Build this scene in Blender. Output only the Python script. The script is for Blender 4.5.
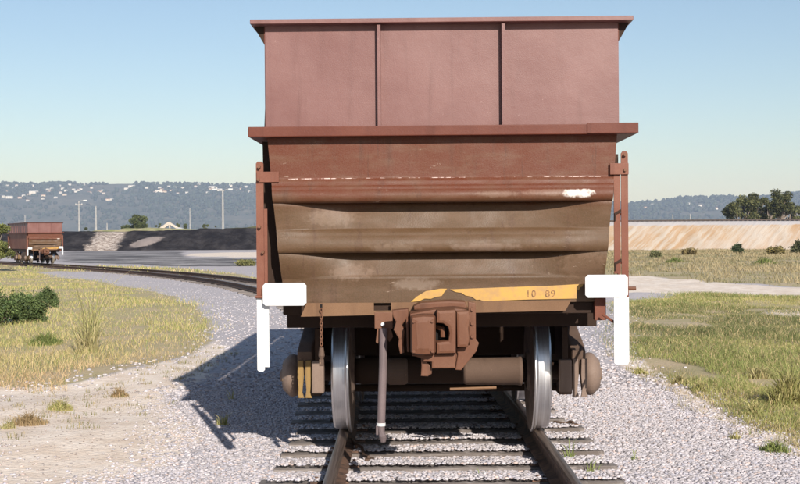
import bpy, bmesh, math, random
import numpy as np
from mathutils import Vector, Matrix, Quaternion, noise as mnoise

# ------------------------------------------------------------------ clear
for o in list(bpy.data.objects): bpy.data.objects.remove(o)
random.seed(7); rng = np.random.default_rng(7)
R = math.radians
scn = bpy.context.scene
COL = scn.collection

# ------------------------------------------------------------------ camera
cam_data = bpy.data.cameras.new('camera'); cam = bpy.data.objects.new('camera', cam_data); COL.objects.link(cam)
cam_data.sensor_width = 36; cam_data.lens = 55.1; cam_data.clip_start = .05; cam_data.clip_end = 30000
cam.matrix_world = Matrix.Translation((0, 0, 1.66)) @ Matrix.Rotation(R(90 - .27), 4, 'X') @ Matrix.Rotation(R(-.42), 4, 'Z')
scn.camera = cam

# ------------------------------------------------------------------ light
SUN_EL, SUN_AZ = R(26), R(15.5)
S = Vector((math.sin(SUN_AZ)*math.cos(SUN_EL), -math.cos(SUN_AZ)*math.cos(SUN_EL), math.sin(SUN_EL)))
world = bpy.data.worlds.new('World'); scn.world = world; world.use_nodes = True
nt = world.node_tree; nt.nodes.clear()
sky = nt.nodes.new('ShaderNodeTexSky'); sky.sky_type = 'NISHITA'; sky.sun_disc = False
sky.sun_elevation = SUN_EL; sky.sun_rotation = math.atan2(S.x, S.y)
sky.altitude = 0; sky.air_density = 1.0; sky.dust_density = .5; sky.ozone_density = 2.0
bg = nt.nodes.new('ShaderNodeBackground'); bg.inputs[1].default_value = .077
wo = nt.nodes.new('ShaderNodeOutputWorld')
tm = nt.nodes.new('ShaderNodeMix'); tm.data_type = 'RGBA'; tm.blend_type = 'MULTIPLY'; tm.inputs[0].default_value = 1
tm.inputs[7].default_value = (1.08, 1.085, 1.10, 1); nt.links.new(sky.outputs[0], tm.inputs[6]); nt.links.new(tm.outputs[2], bg.inputs[0]); nt.links.new(bg.outputs[0], wo.inputs[0])
sd = bpy.data.lights.new('sun', 'SUN'); sd.energy = 5.0; sd.angle = R(.5); sd.color = (1, .955, .89)
so = bpy.data.objects.new('sun', sd); COL.objects.link(so)
so.rotation_euler = S.to_track_quat('Z', 'Y').to_euler(); so.location = (10, -20, 30)
scn.view_settings.view_transform = 'Standard'; scn.view_settings.look = 'None'
scn.view_settings.exposure = .47; scn.view_settings.gamma = 1
scn.cycles.volume_bounces = 0
scn.cycles.max_bounces = 6

# ------------------------------------------------------------------ helpers
def link(o, parent=None):
    COL.objects.link(o)
    if parent: o.parent = parent
    return o
def tag(o, label=None, cat=None, group=None, kind=None):
    for k, v in (('label', label), ('category', cat), ('group', group), ('kind', kind)):
        if v: o[k] = v
    return o
def empty(name, loc=(0,0,0), rz=0, parent=None):
    o = bpy.data.objects.new(name, None); o.empty_display_size = .3
    o.location = loc; o.rotation_euler = (0, 0, rz); return link(o, parent)
def obj(name, me, m=None, parent=None, smooth=False):
    if isinstance(me, bmesh.types.BMesh):
        bm = me; me = bpy.data.meshes.new(name)
        bmesh.ops.recalc_face_normals(bm, faces=bm.faces[:])
        bm.to_mesh(me); bm.free()
    if m:
        for mm in (m if isinstance(m, (list, tuple)) else [m]): me.materials.append(mm)
    if smooth:
        me.shade_smooth() if hasattr(me, 'shade_smooth') else None
    return link(bpy.data.objects.new(name, me), parent)
def box(bm, x0, x1, y0, y1, z0, z1, bev=0):
    r = bmesh.ops.create_cube(bm, size=1)
    vs = r['verts']
    for v in vs:
        v.co = Vector(((x0+x1)/2 + v.co.x*(x1-x0), (y0+y1)/2 + v.co.y*(y1-y0), (z0+z1)/2 + v.co.z*(z1-z0)))
    if bev:
        es = list({e for v in vs for e in v.link_edges})
        bmesh.ops.bevel(bm, geom=es, offset=bev, segments=2, affect='EDGES', profile=.6)
    return bm
def nb(*a, **k): return box(bmesh.new(), *a, **k)
def tube(bm, p0, p1, r0, r1=None, seg=14, caps=True):
    p0, p1 = Vector(p0), Vector(p1); r1 = r0 if r1 is None else r1
    d = p1-p0; q = d.to_track_quat('Z', 'Y').to_matrix().to_4x4()
    bmesh.ops.create_cone(bm, cap_ends=caps, segments=seg, radius1=r0, radius2=r1, depth=d.length,
                          matrix=Matrix.Translation((p0+p1)/2) @ q)
    return bm
def path_tube(bm, pts, rad, seg=8):
    for i in range(len(pts)-1):
        ra, rb = (rad[i], rad[i+1]) if isinstance(rad, (list, tuple)) else (rad, rad)
        tube(bm, pts[i], pts[i+1], ra, rb, seg)
        if i: bmesh.ops.create_icosphere(bm, subdivisions=1, radius=ra, matrix=Matrix.Translation(pts[i]))
    return bm
def lathe_x(bm, prof, cx, cy, cz, seg=40):
    """prof: list of (x, radius), spun about the x axis"""
    rings = []
    for x, r in prof:
        rings.append([bm.verts.new((cx+x, cy+r*math.cos(2*math.pi*k/seg), cz+r*math.sin(2*math.pi*k/seg))) for k in range(seg)])
    for a, b in zip(rings, rings[1:]):
        for k in range(seg): bm.faces.new((a[k], a[(k+1)%seg], b[(k+1)%seg], b[k]))
    bm.faces.new(rings[0][::-1]); bm.faces.new(rings[-1])
    return bm
def prism_xz(bm, pts, y0, y1, bev=0):
    """outline in x,z extruded from y0 to y1"""
    a = [bm.verts.new((x, y0, z)) for x, z in pts]; b = [bm.verts.new((x, y1, z)) for x, z in pts]
    fs = [bm.faces.new(a), bm.faces.new(b[::-1])]
    n = len(pts)
    for i in range(n): fs.append(bm.faces.new((a[i], b[i], b[(i+1)%n], a[(i+1)%n])))
    bmesh.ops.recalc_face_normals(bm, faces=fs)
    if bev:
        bmesh.ops.bevel(bm, geom=list(fs[0].edges), offset=bev, segments=2, affect='EDGES', profile=.6)
    return bm
def prism_yz(bm, pts, x0, x1, bev=0):
    a = [bm.verts.new((x0, y, z)) for y, z in pts]; b = [bm.verts.new((x1, y, z)) for y, z in pts]
    fs = [bm.faces.new(a), bm.faces.new(b[::-1])]
    n = len(pts)
    for i in range(n): fs.append(bm.faces.new((a[i], b[i], b[(i+1)%n], a[(i+1)%n])))
    bmesh.ops.recalc_face_normals(bm, faces=fs)
    if bev: bmesh.ops.bevel(bm, geom=list(fs[0].edges)+list(fs[1].edges), offset=bev, segments=2, affect='EDGES', profile=.6)
    return bm
def np_mesh(name, verts, faces, k, colors=None):
    """verts (n,3), faces (m,k)"""
    me = bpy.data.meshes.new(name)
    me.vertices.add(len(verts)); me.vertices.foreach_set('co', np.ascontiguousarray(verts, dtype=np.float32).ravel())
    m = len(faces)
    me.loops.add(m*k); me.loops.foreach_set('vertex_index', np.ascontiguousarray(faces, dtype=np.int32).ravel())
    me.polygons.add(m); me.polygons.foreach_set('loop_start', np.arange(0, m*k, k, dtype=np.int32))
    me.polygons.foreach_set('loop_total', np.full(m, k, dtype=np.int32))
    if colors is not None:
        at = me.color_attributes.new('tint', 'FLOAT_COLOR', 'POINT')
        c = np.ones((len(verts), 4), dtype=np.float32); c[:, :colors.shape[1]] = colors
        at.data.foreach_set('color', c.ravel())
    me.update(calc_edges=True); me.validate()
    return me
def copy_tree(o, parent=None):
    c = o.copy(); COL.objects.link(c); c.parent = parent
    for ch in list(o.children): copy_tree(ch, c)
    return c
def sstep(a, b, t):
    t = np.clip((t-a)/(b-a), 0, 1); return t*t*(3-2*t)

# ------------------------------------------------------------------ materials
class NT:
    def __init__(s, name):
        s.m = bpy.data.materials.new(name); s.m.use_nodes = True; s.t = s.m.node_tree
        s.b = s.t.nodes['Principled BSDF']; s.out = s.t.nodes['Material Output']
        s.tc = s.n('ShaderNodeTexCoord')
    def n(s, typ, **kw):
        x = s.t.nodes.new(typ)
        for k, v in kw.items(): setattr(x, k, v)
        return x
    def l(s, a, b): s.t.links.new(a, b)
    def val(s, sock, v):
        if isinstance(v, bpy.types.NodeSocket): s.l(v, sock)
        elif isinstance(v, (tuple, list)) and len(v) == 3 and sock.type == 'RGBA': sock.default_value = (*v, 1)
        else: sock.default_value = v
    def coord(s, scale=(1,1,1), kind='Object'):
        mp = s.n('ShaderNodeMapping'); mp.inputs['Scale'].default_value = scale
        s.l(s.tc.outputs[kind], mp.inputs[0]); return mp.outputs[0]
    def noise(s, scale, detail=4, rough=.55, vec=None, dist=0):
        x = s.n('ShaderNodeTexNoise'); x.inputs['Scale'].default_value = scale
        x.inputs['Detail'].default_value = detail; x.inputs['Roughness'].default_value = rough
        x.inputs['Distortion'].default_value = dist
        s.l(vec if vec else s.tc.outputs['Object'], x.inputs['Vector']); return x.outputs[0]
    def ramp(s, f, a, b, c0=0, c1=1):
        x = s.n('ShaderNodeMapRange'); x.interpolation_type = 'SMOOTHSTEP'
        s.l(f, x.inputs[0]); x.inputs[1].default_value = a; x.inputs[2].default_value = b
        x.inputs[3].default_value = c0; x.inputs[4].default_value = c1; return x.outputs[0]
    def mix(s, f, a, b, mode='MIX'):
        x = s.n('ShaderNodeMix'); x.data_type = 'RGBA'; x.blend_type = mode
        s.val(x.inputs[0], f); s.val(x.inputs[6], a); s.val(x.inputs[7], b); return x.outputs[2]
    def math(s, op, a, b=0.0):
        x = s.n('ShaderNodeMath', operation=op); s.val(x.inputs[0], a); s.val(x.inputs[1], b); return x.outputs[0]
    def sep(s, vec):
        x = s.n('ShaderNodeSeparateXYZ'); s.l(vec, x.inputs[0]); return x.outputs
    def bump(s, h, strength=.3, dist=.01):
        x = s.n('ShaderNodeBump'); x.inputs['Strength'].default_value = strength
        x.inputs['Distance'].default_value = dist; s.l(h, x.inputs['Height']); s.l(x.outputs[0], s.b.inputs['Normal']); return x
    def done(s, col=None, rough=None, metal=None, spec=None):
        if col is not None: s.val(s.b.inputs['Base Color'], col)
        if rough is not None: s.val(s.b.inputs['Roughness'], rough)
        if metal is not None: s.val(s.b.inputs['Metallic'], metal)
        if spec is not None: s.b.inputs['Specular IOR Level'].default_value = spec
        return s.m

def blob(t, cx, cz, rx, rz, wob=.5, sc=30):
    """1 inside a ragged patch around (cx, cz) in the object's x-z plane"""
    x, y, z = t.sep(t.tc.outputs['Object'])
    dx = t.math('DIVIDE', t.math('SUBTRACT', x, cx), rx); dz = t.math('DIVIDE', t.math('SUBTRACT', z, cz), rz)
    d = t.math('ADD', t.math('MULTIPLY', dx, dx), t.math('MULTIPLY', dz, dz))
    d = t.math('ADD', d, t.math('MULTIPLY', t.math('SUBTRACT', t.noise(sc, 3), .5), wob*4))
    return t.ramp(d, 1.9, .3)

def painted(name, c1, c2, c3, rough=.55, chips=None, streak=.5, spec=.22):
    t = NT(name)
    col = t.mix(t.ramp(t.noise(1.3, 5, .6), .35, .68), c1, c2)
    st = t.noise(1, 4, .6, t.coord((9, 9, .8)))
    col = t.mix(t.ramp(st, .52, .75, 0, streak), col, c3)
    fine = t.noise(140, 3, .7)
    col = t.mix(t.ramp(fine, .3, .7, 0, .35), col, (c1[0]*.72, c1[1]*.7, c1[2]*.7))
    if chips:
        col = t.mix(t.ramp(t.noise(24, 5, .7), .67, .72, 0, .8), col, chips)
    t.bump(t.math('ADD', t.math('ADD', t.noise(4, 4), t.math('MULTIPLY', t.noise(1.3, 2), 2.5)), t.math('MULTIPLY', fine, .25)), .28, .012)
    return t.done(col, rough, 0, spec)

M = {}
M['oxide_faded'] = painted('faded_oxide_paint', (.15,.058,.049), (.195,.09,.078), (.105,.038,.03), .46, streak=.6, chips=(.34,.21,.19), spec=.42)
M['oxide'] = painted('oxide_paint', (.105,.027,.016), (.14,.043,.026), (.07,.02,.012), .5)
M['oxide_post'] = painted('oxide_post_paint', (.15,.048,.028), (.22,.095,.062), (.075,.025,.015), .55, chips=(.12,.04,.02))
M['underframe'] = painted('underframe_grime_shade', (.035,.020,.014), (.05,.028,.018), (.018,.012,.01), .85)  # grime, darkened further to stand in for shade under the wagon
M['bogie'] = painted('bogie_grime', (.095,.06,.043), (.14,.09,.065), (.035,.024,.018), .75, chips=(.30,.19,.12))
M['rust'] = painted('rusted_casting', (.135,.056,.031), (.20,.10,.06), (.05,.022,.013), .58, chips=(.26,.165,.115))
M['dusty'] = painted('dusty_casting', (.155,.082,.042), (.21,.115,.062), (.085,.042,.024), .6)
M['white'] = painted('white_paint', (.62,.62,.62), (.58,.58,.57), (.42,.40,.37), .55, streak=.4, chips=(.5,.42,.36))
M['yellow_grease'] = painted('yellow_painted_iron', (.21,.15,.085), (.28,.17,.055), (.10,.065,.04), .6, chips=(.15,.08,.04))
M['hose'] = painted('grey_rubber', (.13,.10,.10), (.19,.14,.14), (.08,.06,.06), .5)
M['black'] = painted('hollow_shade_black', (.012,.01,.01), (.015,.012,.01), (.01,.01,.01), .9)  # flat black painted as the shade inside slot and pocket
M['bogie_pale'] = painted('dusty_axle_box', (.17,.115,.088), (.23,.165,.13), (.08,.05,.035), .65, chips=(.30,.2,.15))
M['steel_spot'] = painted('bare_steel', (.6,.6,.6), (.7,.7,.7), (.5,.45,.4), .4)

# end sheet: oxide at the top, coal and clay dust towards the bottom, scraped and chalky places
t = NT('dusty_hopper_end_paint')
x, y, z = t.sep(t.tc.outputs['Object'])
zz = t.math('ADD', z, t.math('MULTIPLY', t.math('SUBTRACT', t.noise(2.2, 5), .5), .22))
col = t.mix(t.ramp(zz, 2.0, 1.8), (.10,.023,.008), (.082,.046,.020))
col = t.mix(t.ramp(zz, 1.62, 1.35), col, (.074,.043,.020))
col = t.mix(t.ramp(t.noise(1, 5, .6, t.coord((4, 4, 14))), .42, .72, 0, .4), col, (.14,.083,.05))
col = t.mix(t.ramp(t.noise(1, 4, .6, t.coord((10, 10, 1.1))), .55, .75, 0, .5), col, (.045,.02,.012))
col = t.mix(t.ramp(t.noise(110, 3, .7), .3, .7, 0, .3), col, (.15,.075,.05))
for cx, cz, rx, rz, c, w in ((.90,1.938,.085,.024,(.80,.74,.68),1.0), (.72,1.945,.16,.02,(.5,.36,.28),.9), (.36,1.935,.12,.02,(.48,.34,.26),.8),
                          (.28,1.585,.22,.022,(.5,.38,.32),.9), (-.18,1.335,.14,.035,(.62,.5,.42),.8), (-.33,1.58,.15,.03,(.42,.32,.25),1.1),
                          (-.62,1.42,.12,.05,(.42,.30,.23),1.1), (.95,1.45,.14,.09,(.38,.25,.18),1.0), (-.75,1.79,.14,.05,(.4,.29,.22),1.0),
                          (.88,1.77,.06,.03,(.13,.06,.035),.8), (.62,1.69,.16,.012,(.13,.07,.045),.9)):
    col = t.mix(t.math('MULTIPLY', blob(t, cx, cz, rx, rz, w), (.75 if cx == .90 else .14)), col, c)
scf = t.noise(1, 6, .75, t.coord((9, 9, 34)))
col = t.mix(t.math('MULTIPLY', t.ramp(scf, .64, .67), t.ramp(t.noise(1.7, 2), .5, .62, 0, .6)), col, (.42,.32,.25))
run = t.noise(1, 5, .7, t.coord((26, 26, 1.3)))
col = t.mix(t.ramp(run, .60, .68, 0, .4), col, (.05,.02,.011))
col = t.mix(t.ramp(t.noise(38, 5, .75), .64, .68, 0, .5), col, (.06,.03,.018))
t.bump(t.math('ADD', t.math('ADD', t.noise(3, 5), t.math('MULTIPLY', t.noise(1.6, 2), 2.0)), t.math('MULTIPLY', t.noise(120, 3), .2)), .32, .013)
M['end'] = t.done(col, t.ramp(t.noise(5, 4), .3, .7, .42, .6), 0, .25)

t = NT('yellow_stripe_paint')
col = t.mix(t.ramp(t.noise(9, 5, .7), .4, .7), (.46,.255,.045), (.36,.20,.07))
col = t.mix(t.ramp(t.noise(50, 4, .7), .62, .7, 0, .6), col, (.36,.22,.11))
M['yellow'] = t.done(col, .5)
t = NT('stencil_ink'); M['ink'] = t.done(t.mix(t.ramp(t.noise(60, 3), .4, .6), (.12,.06,.03), (.3,.15,.06)), .8)
t = NT('weld_bead_glint')
M['weld'] = t.done(t.mix(t.ramp(t.noise(1, 5, .7, t.coord((14, 1, 1))), .42, .56), (.16,.05,.03), (.75,.58,.52)), .4)  # pale broken stretches paint a glint along the bead

t = NT('worn_wheel_tread')
st = t.noise(1, 3, .6, t.coord((260, 1, 1)))
col = t.mix(t.ramp(st, .35, .65), (.66,.63,.63), (.82,.81,.82))
M['tread'] = t.done(col, t.ramp(t.noise(1, 3, .6, t.coord((200, 2, 2))), .3, .7, .36, .46), 1)
t = NT('wheel_side_grime')
M['wheel'] = t.done(t.mix(t.ramp(t.noise(12, 4), .35, .65), (.10,.065,.05), (.19,.13,.10)), .7)
t = NT('rail_head_steel')
M['rail_head'] = t.done(t.mix(t.ramp(t.noise(1, 4, .6, t.coord((60, 1, 60))), .4, .65), (.13,.09,.07), (.27,.20,.16)), .42, .7)
t = NT('rail_side_rust')
M['rail'] = t.done(t.mix(t.ramp(t.noise(14, 5), .35, .65), (.055,.03,.02), (.15,.08,.05)), .8)
t = NT('weathered_sleeper_timber')
g = t.noise(1, 5, .65, t.coord((2.5, 40, 40)))
oi = t.n('ShaderNodeObjectInfo')
col = t.mix(t.ramp(g, .35, .65), (.11,.09,.08), (.25,.215,.195))
col = t.mix(t.ramp(oi.outputs['Random'], 0, 1, 0, .45), col, (.10,.075,.06))
col = t.mix(t.ramp(t.noise(7, 4), .55, .7, 0, .7), col, (.40,.35,.33))
t.bump(g, .8, .02)
M['sleeper'] = t.done(col, .9)

def tinted(name, rough=.8, sub=0.0, spec=.2):
    t = NT(name); a = t.n('ShaderNodeVertexColor'); a.layer_name = 'tint'
    t.done(a.outputs[0], rough, 0, spec)
    if sub:
        tr = t.n('ShaderNodeBsdfTranslucent'); t.l(a.outputs[0], tr.inputs[0])
        ms = t.n('ShaderNodeMixShader'); ms.inputs[0].default_value = sub
        t.l(t.b.outputs[0], ms.inputs[1]); t.l(tr.outputs[0], ms.inputs[2]); t.l(ms.outputs[0], t.out.inputs[0])
    return t.m
M['stone'] = tinted('ballast_stone', .85)
M['grass'] = tinted('grass_blades', .7, .25)
M['leaf'] = tinted('leaves', .6, .15)
M['bark'] = painted('bark', (.22,.17,.13), (.33,.28,.23), (.12,.09,.07), .9)

# ground: gravel, sand, coal dust and soil under the grass, spread by where each lies
t = NT('ground_surface')
a = t.n('ShaderNodeVertexColor'); a.layer_name = 'tint'
sc = t.n('ShaderNodeSeparateColor'); t.l(a.outputs[0], sc.inputs[0])
P = t.tc.outputs['Object']
brk = t.math('MULTIPLY', t.math('SUBTRACT', t.noise(1.1, 6, .7), .5), .9)
def edge(ch): return t.ramp(t.math('ADD', sc.outputs[ch], brk), .35, .65)
v = t.n('ShaderNodeTexVoronoi'); v.inputs['Scale'].default_value = 22; t.l(P, v.inputs['Vector'])
vc = t.n('ShaderNodeSeparateColor'); t.l(v.outputs['Color'], vc.inputs[0])
grav = t.mix(vc.outputs[0], (.38,.345,.35), (.52,.475,.48))
grav = t.mix(t.ramp(vc.outputs[1], .8, .95, 0, .5), grav, (.23,.19,.2))
grav = t.mix(t.ramp(t.noise(.5, 4), .4, .65, 0, .45), grav, (.48,.43,.42))
sand = t.mix(t.ramp(t.noise(2.5, 6, .7), .35, .65), (.66,.535,.43), (.80,.69,.59))
sand = t.mix(t.ramp(t.noise(26, 4, .7), .58, .68, 0, .6), sand, (.36,.29,.25))
soil = t.mix(t.ramp(t.noise(.8, 6, .7), .35, .65), (.44,.345,.225), (.36,.31,.17))
far = t.mix(t.ramp(t.noise(.02, 5, .7), .4, .6), (.20,.17,.10), (.11,.11,.055))
coal = t.mix(t.ramp(t.noise(.35, 6, .75, t.coord((.35, 1, 1))), .42, .6), (.085,.078,.08), (.34,.315,.31))
base = t.mix(edge(1), grav, sand); base = t.mix(edge(0), base, soil); base = t.mix(edge(2), base, coal)
px, py, pz = t.sep(P)
base = t.mix(t.ramp(py, 215, 330), base, far)
h = t.math('ADD', t.math('MULTIPLY', v.outputs['Distance'], -.7), t.noise(9, 5, .7))
t.bump(h, .4, .02)
M['ground'] = t.done(base, .95, 0, .15)

t = NT('sand_bank_surface')
x, y, z = t.sep(P := t.tc.outputs['Object'])
sh = t.n('ShaderNodeCombineXYZ'); t.l(t.math('SUBTRACT', x, t.math('MULTIPLY', z, 1.5)), sh.inputs[0]); t.l(t.math('MULTIPLY', z, .25), sh.inputs[2])
gl = t.noise(.85, 5, .75, sh.outputs[0])
col = t.mix(t.ramp(gl, .40, .60), (.42,.265,.145), (.50,.42,.335))
col = t.mix(t.ramp(t.noise(.12, 4), .45, .65, 0, .5), col, (.50,.42,.35))
col = t.mix(t.ramp(t.math('ADD', z, t.math('MULTIPLY', gl, .6)), 3.0, 3.2), col, (.42,.385,.375))
t.bump(gl, .5, .3)
M['sandbank'] = t.done(col, .95)
t = NT('black_bank_surface')
x, y, z = t.sep(t.tc.outputs['Object'])
g = t.noise(.4, 6, .7)
col = t.mix(t.ramp(g, .4, .65), (.018,.016,.018), (.045,.04,.041))
px_ = t.math('ADD', x, t.math('MULTIPLY', t.math('SUBTRACT', t.noise(.5, 5, .7), .5), 3))
pale = t.math('MULTIPLY', t.ramp(px_, -51.2, -50.2), t.ramp(px_, -45.2, -46.4))
pale = t.math('MULTIPLY', pale, t.ramp(t.noise(1, 5, .7, t.coord((1, 1, .5))), .3, .42))
col = t.mix(pale, col, t.mix(t.ramp(t.noise(1.6, 5, .8), .4, .6), (.20,.155,.13), (.50,.43,.38)))
zt = t.math('ADD', z, t.math('MULTIPLY', t.math('ADD', px_, 41.5), -.22))
ez = t.math('DIVIDE', t.math('SUBTRACT', zt, 1.0), .75); ex = t.math('DIVIDE', t.math('ADD', px_, 41.5), 2.4)
pale2 = t.ramp(t.math('ADD', t.math('MULTIPLY', ez, ez), t.math('MULTIPLY', ex, ex)), 1.2, .6)
col = t.mix(t.math('MULTIPLY', pale2, .8), col, (.30,.25,.23))
col = t.mix(t.ramp(z, 3.1, 3.4), col, (.12,.12,.06))
t.bump(g, .8, .5)
col = t.mix(t.ramp(t.noise(.12, 5, .7, t.coord((1, 1, 3))), .6, .72, 0, .35), col, (.08,.07,.068))
M['blackbank'] = t.done(col, .95, 0, .05)
t = NT('grassy_rise_turf'); M['rise'] = t.done(t.mix(t.ramp(t.noise(.5, 5, .7), .4, .6), (.17,.18,.075), (.28,.24,.14)), .95)
t = NT('hill_scrub')
n1 = t.noise(.006, 6, .7); n2 = t.noise(.03, 5, .7)
col = t.mix(t.ramp(n1, .4, .62), (.040,.046,.034), (.085,.08,.062))
col = t.mix(t.ramp(n2, .5, .7, 0, .7), col, (.15,.13,.09))
t.bump(n2, .9, 12)
M['hill'] = t.done(col, .95)
def plain(name, c, rough=.8, var=.2, sc=3):
    t = NT(name); return t.done(t.mix(t.ramp(t.noise(sc, 4), .35, .65), c, tuple(k*(1-var) for k in c)), rough)
M['house_white'] = plain('white_house_wall', (.62,.59,.56)); M['house_cream'] = plain('cream_house_wall', (.6,.5,.4))
M['roof_tile'] = plain('tiled_roof', (.35,.16,.11)); M['roof_pale'] = plain('pale_metal_roof', (.45,.45,.46))
M['pole'] = plain('pale_concrete_pole', (.36,.35,.34)); M['lamp'] = plain('lamp_housing', (.6,.6,.58))
M['timber'] = plain('bleached_timber', (.5,.43,.36)); M['shed'] = plain('shed_sheet', (.45,.4,.35))
M['dark_rail'] = plain('far_rail', (.07,.05,.04))

# ------------------------------------------------------------------ terrain
def track_x(y):
    y = np.asarray(y, float); u = np.maximum(y-9.5, 0)
    return .305 - u*u/(2*(90+u*.34))
def base_z(x, y):
    return -.28*sstep(25, 90, y)
def gz(x, y):
    """ground height"""
    x = np.asarray(x, float); y = np.asarray(y, float)
    d = np.abs(x-track_x(y))
    off = sstep(1.5, 4.0, d)
    n = .05*np.sin(x*.9+np.sin(y*.5)*1.3)*np.cos(y*.7+.4*x)+.03*np.sin(x*2.3+1)*np.sin(y*1.9)
    return base_z(x, y) - .07*off + n*off*np.clip(1-(y-60)/100, .2, 1) - .035*(1-off)
def gz1(x, y): return float(gz(x, y))

POLY = {'soil': [[(-5.27, 14.0), (-4.7, 14.34), (-4.01, 14.4), (-3.51, 15.29), (-3.29, 16.71), (-3.14, 18.44), (-3.2, 20.57), (-3.67, 23.83), (-4.19, 26.22), (-4.97, 30.05), (-6.79, 36.1), (-9.27, 43.62), (-12.54, 51.14), (-16.15, 58.13), (-21.82, 72.19), (-32.36, 86.14)], [(5.68, 31.39), (4.69, 25.24), (3.79, 20.98), (3.39, 17.93), (3.19, 15.08), (3.15, 13.34), (3.22, 12.38), (3.15, 11.06), (3.21, 10.39), (3.32, 9.49), (4.13, 10.15), (12.8, 31.37), (10.87, 33.31), (8.85, 36.18)], [(7.42, 56.92), (10.42, 56.05), (11.12, 52.45), (11.32, 43.36), (13.36, 40.95), (15.79, 38.71), (48.45, 118.71), (47.32, 144.92), (22.94, 175.68)], [(-34.86, 92.8), (-22.66, 74.96), (-18.93, 71.31), (-16.74, 70.63), (-12.83, 62.8), (-7.12, 51.21), (-5.92, 50.92), (-6.66, 57.3), (-9.8, 68.48), (-14.49, 80.58), (-20.21, 88.35), (-24.94, 89.8), (-37.72, 100.4)], [(46.25, 114.47), (116.94, 65.11), (13.51, 7.52), (4.18, 9.16), (3.29, 9.62), (4.13, 10.25), (12.68, 31.39), (15.34, 37.98)], [(-31.57, 85.9), (-5.16, 13.99), (-22.58, 14.54), (-320.84, 206.84)]], 'sand': [[(-5.42, 14.38), (-3.98, 14.3), (-3.43, 15.51), (-3.02, 18.43), (-3.0, 20.56), (-2.57, 18.39), (-2.37, 14.79), (-2.48, 12.61), (-2.78, 11.29), (-2.92, 10.46), (-3.77, 10.01)], [(3.39, 17.93), (2.99, 16.53), (2.82, 14.47), (2.82, 11.97), (2.82, 10.21), (3.05, 9.37), (3.25, 8.88), (3.73, 10.17), (3.49, 10.7), (3.5, 12.29), (3.52, 14.43), (3.55, 16.76)], [(-5.1, 13.55), (-3.49, 13.72), (-2.38, 12.6), (-1.8, 10.95), (-1.72, 9.07), (-2.25, 8.06), (-3.05, 8.08)], [(-27.8, 159.05), (-19.58, 166.47), (-10.9, 166.82), (-8.14, 124.45), (-14.26, 121.18), (-23.52, 134.58)]], 'path': [[(7.42, 56.92), (10.26, 55.2), (11.12, 52.45), (11.32, 43.36), (13.09, 40.1), (15.48, 37.95), (13.21, 32.38), (11.05, 33.87), (9.25, 35.43), (7.57, 35.72), (4.63, 35.54)], [(7.88, 27.24), (8.76, 27.89), (10.17, 27.71), (9.31, 25.36), (8.01, 25.19)]], 'coal': [[(-55.38, 199.5), (-32.7, 182.02), (-21.51, 124.24), (-13.19, 115.31), (-7.56, 115.64), (-6.63, 101.29), (-11.18, 85.49), (-15.33, 85.3), (-21.79, 95.25), (-29.22, 105.23)]]}
def inside(poly, X, Y):
    p = np.array(poly); c = np.zeros(X.shape, bool); j = len(p)-1
    for i in range(len(p)):
        xi, yi = p[i]; xj, yj = p[j]
        with np.errstate(divide='ignore', invalid='ignore'):
            c ^= ((yi > Y) != (yj > Y)) & (X < (xj-xi)*(Y-yi)/(yj-yi+1e-12)+xi)
        j = i
    return c

def axis(segs):
    out = []
    for a, b, s in segs: out += list(np.arange(a, b, s))
    return np.array(out+[segs[-1][1]])
ax = axis([(-6000,-800,400), (-800,-120,40), (-120,-30,3), (-30,-8,.6), (-8,10,.2), (10,30,.6), (30,120,3), (120,800,40), (800,6000,400)])
ay = axis([(-400,-20,40), (-20,4,2), (4,24,.2), (24,60,.6), (60,120,2), (120,320,6), (320,800,40), (800,7200,400)])
X, Y = np.meshgrid(ax, ay)
Z = gz(X, Y)
tint = np.zeros((X.size, 3), np.float32)
for ch, key in ((0, 'soil'), (1, 'sand'), (2, 'coal')):
    for poly in POLY[key]: tint[:, ch] = np.maximum(tint[:, ch], inside(poly, X.ravel(), Y.ravel()))
for poly in POLY['path']:
    m = inside(poly, X.ravel(), Y.ravel()); tint[m] = (0, 1, 0)
# soften the edges of each kind of ground
for ch in range(3):
    g = tint[:, ch].reshape(X.shape)
    for _ in range(2):
        g[1:-1, 1:-1] = (g[1:-1, 1:-1]*2+g[:-2, 1:-1]+g[2:, 1:-1]+g[1:-1, :-2]+g[1:-1, 2:])/6
    tint[:, ch] = g.ravel()
nx, ny = len(ax), len(ay)
i = np.arange(nx*ny).reshape(ny, nx)
F = np.stack([i[:-1,:-1], i[:-1,1:], i[1:,1:], i[1:,:-1]], -1).reshape(-1, 4)
me = np_mesh('ground', np.stack([X.ravel(), Y.ravel(), Z.ravel()], -1), F, 4, tint)
g_o = obj('ground', me, M['ground'], smooth=True); tag(g_o, kind='structure')

# ---- banks
def bank(name, x0, x1, ytoe, run, top_fn, m, depth, wob, nx=260):
    xs = np.linspace(x0, x1, nx); prof = [0, .08, .2, .35, .5, .65, .8, .92, 1.0]
    V = []; rows = 0
    for f in prof:
        for xx in xs:
            gull = mnoise.noise((xx*.55+f*1.2, f*.8, 3.1))*wob*(math.sin(math.pi*min(f, .95)))
            top = top_fn(xx)
            V.append((xx, ytoe+run*f+gull, -.5+(top+.5)*f)); 
        rows += 1
    for dy, dz in ((depth, 0), (depth+run, None)):
        for xx in xs:
            V.append((xx, ytoe+run+dy if dz is not None else ytoe+run+dy, top_fn(xx) if dz is not None else -.5))
        rows += 1
    i = np.arange(rows*nx).reshape(rows, nx)
    F = np.stack([i[:-1,:-1], i[:-1,1:], i[1:,1:], i[1:,:-1]], -1).reshape(-1, 4)
    o = obj(name, np_mesh(name, np.array(V), F, 4), m); tag(o, kind='structure'); return o
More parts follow.
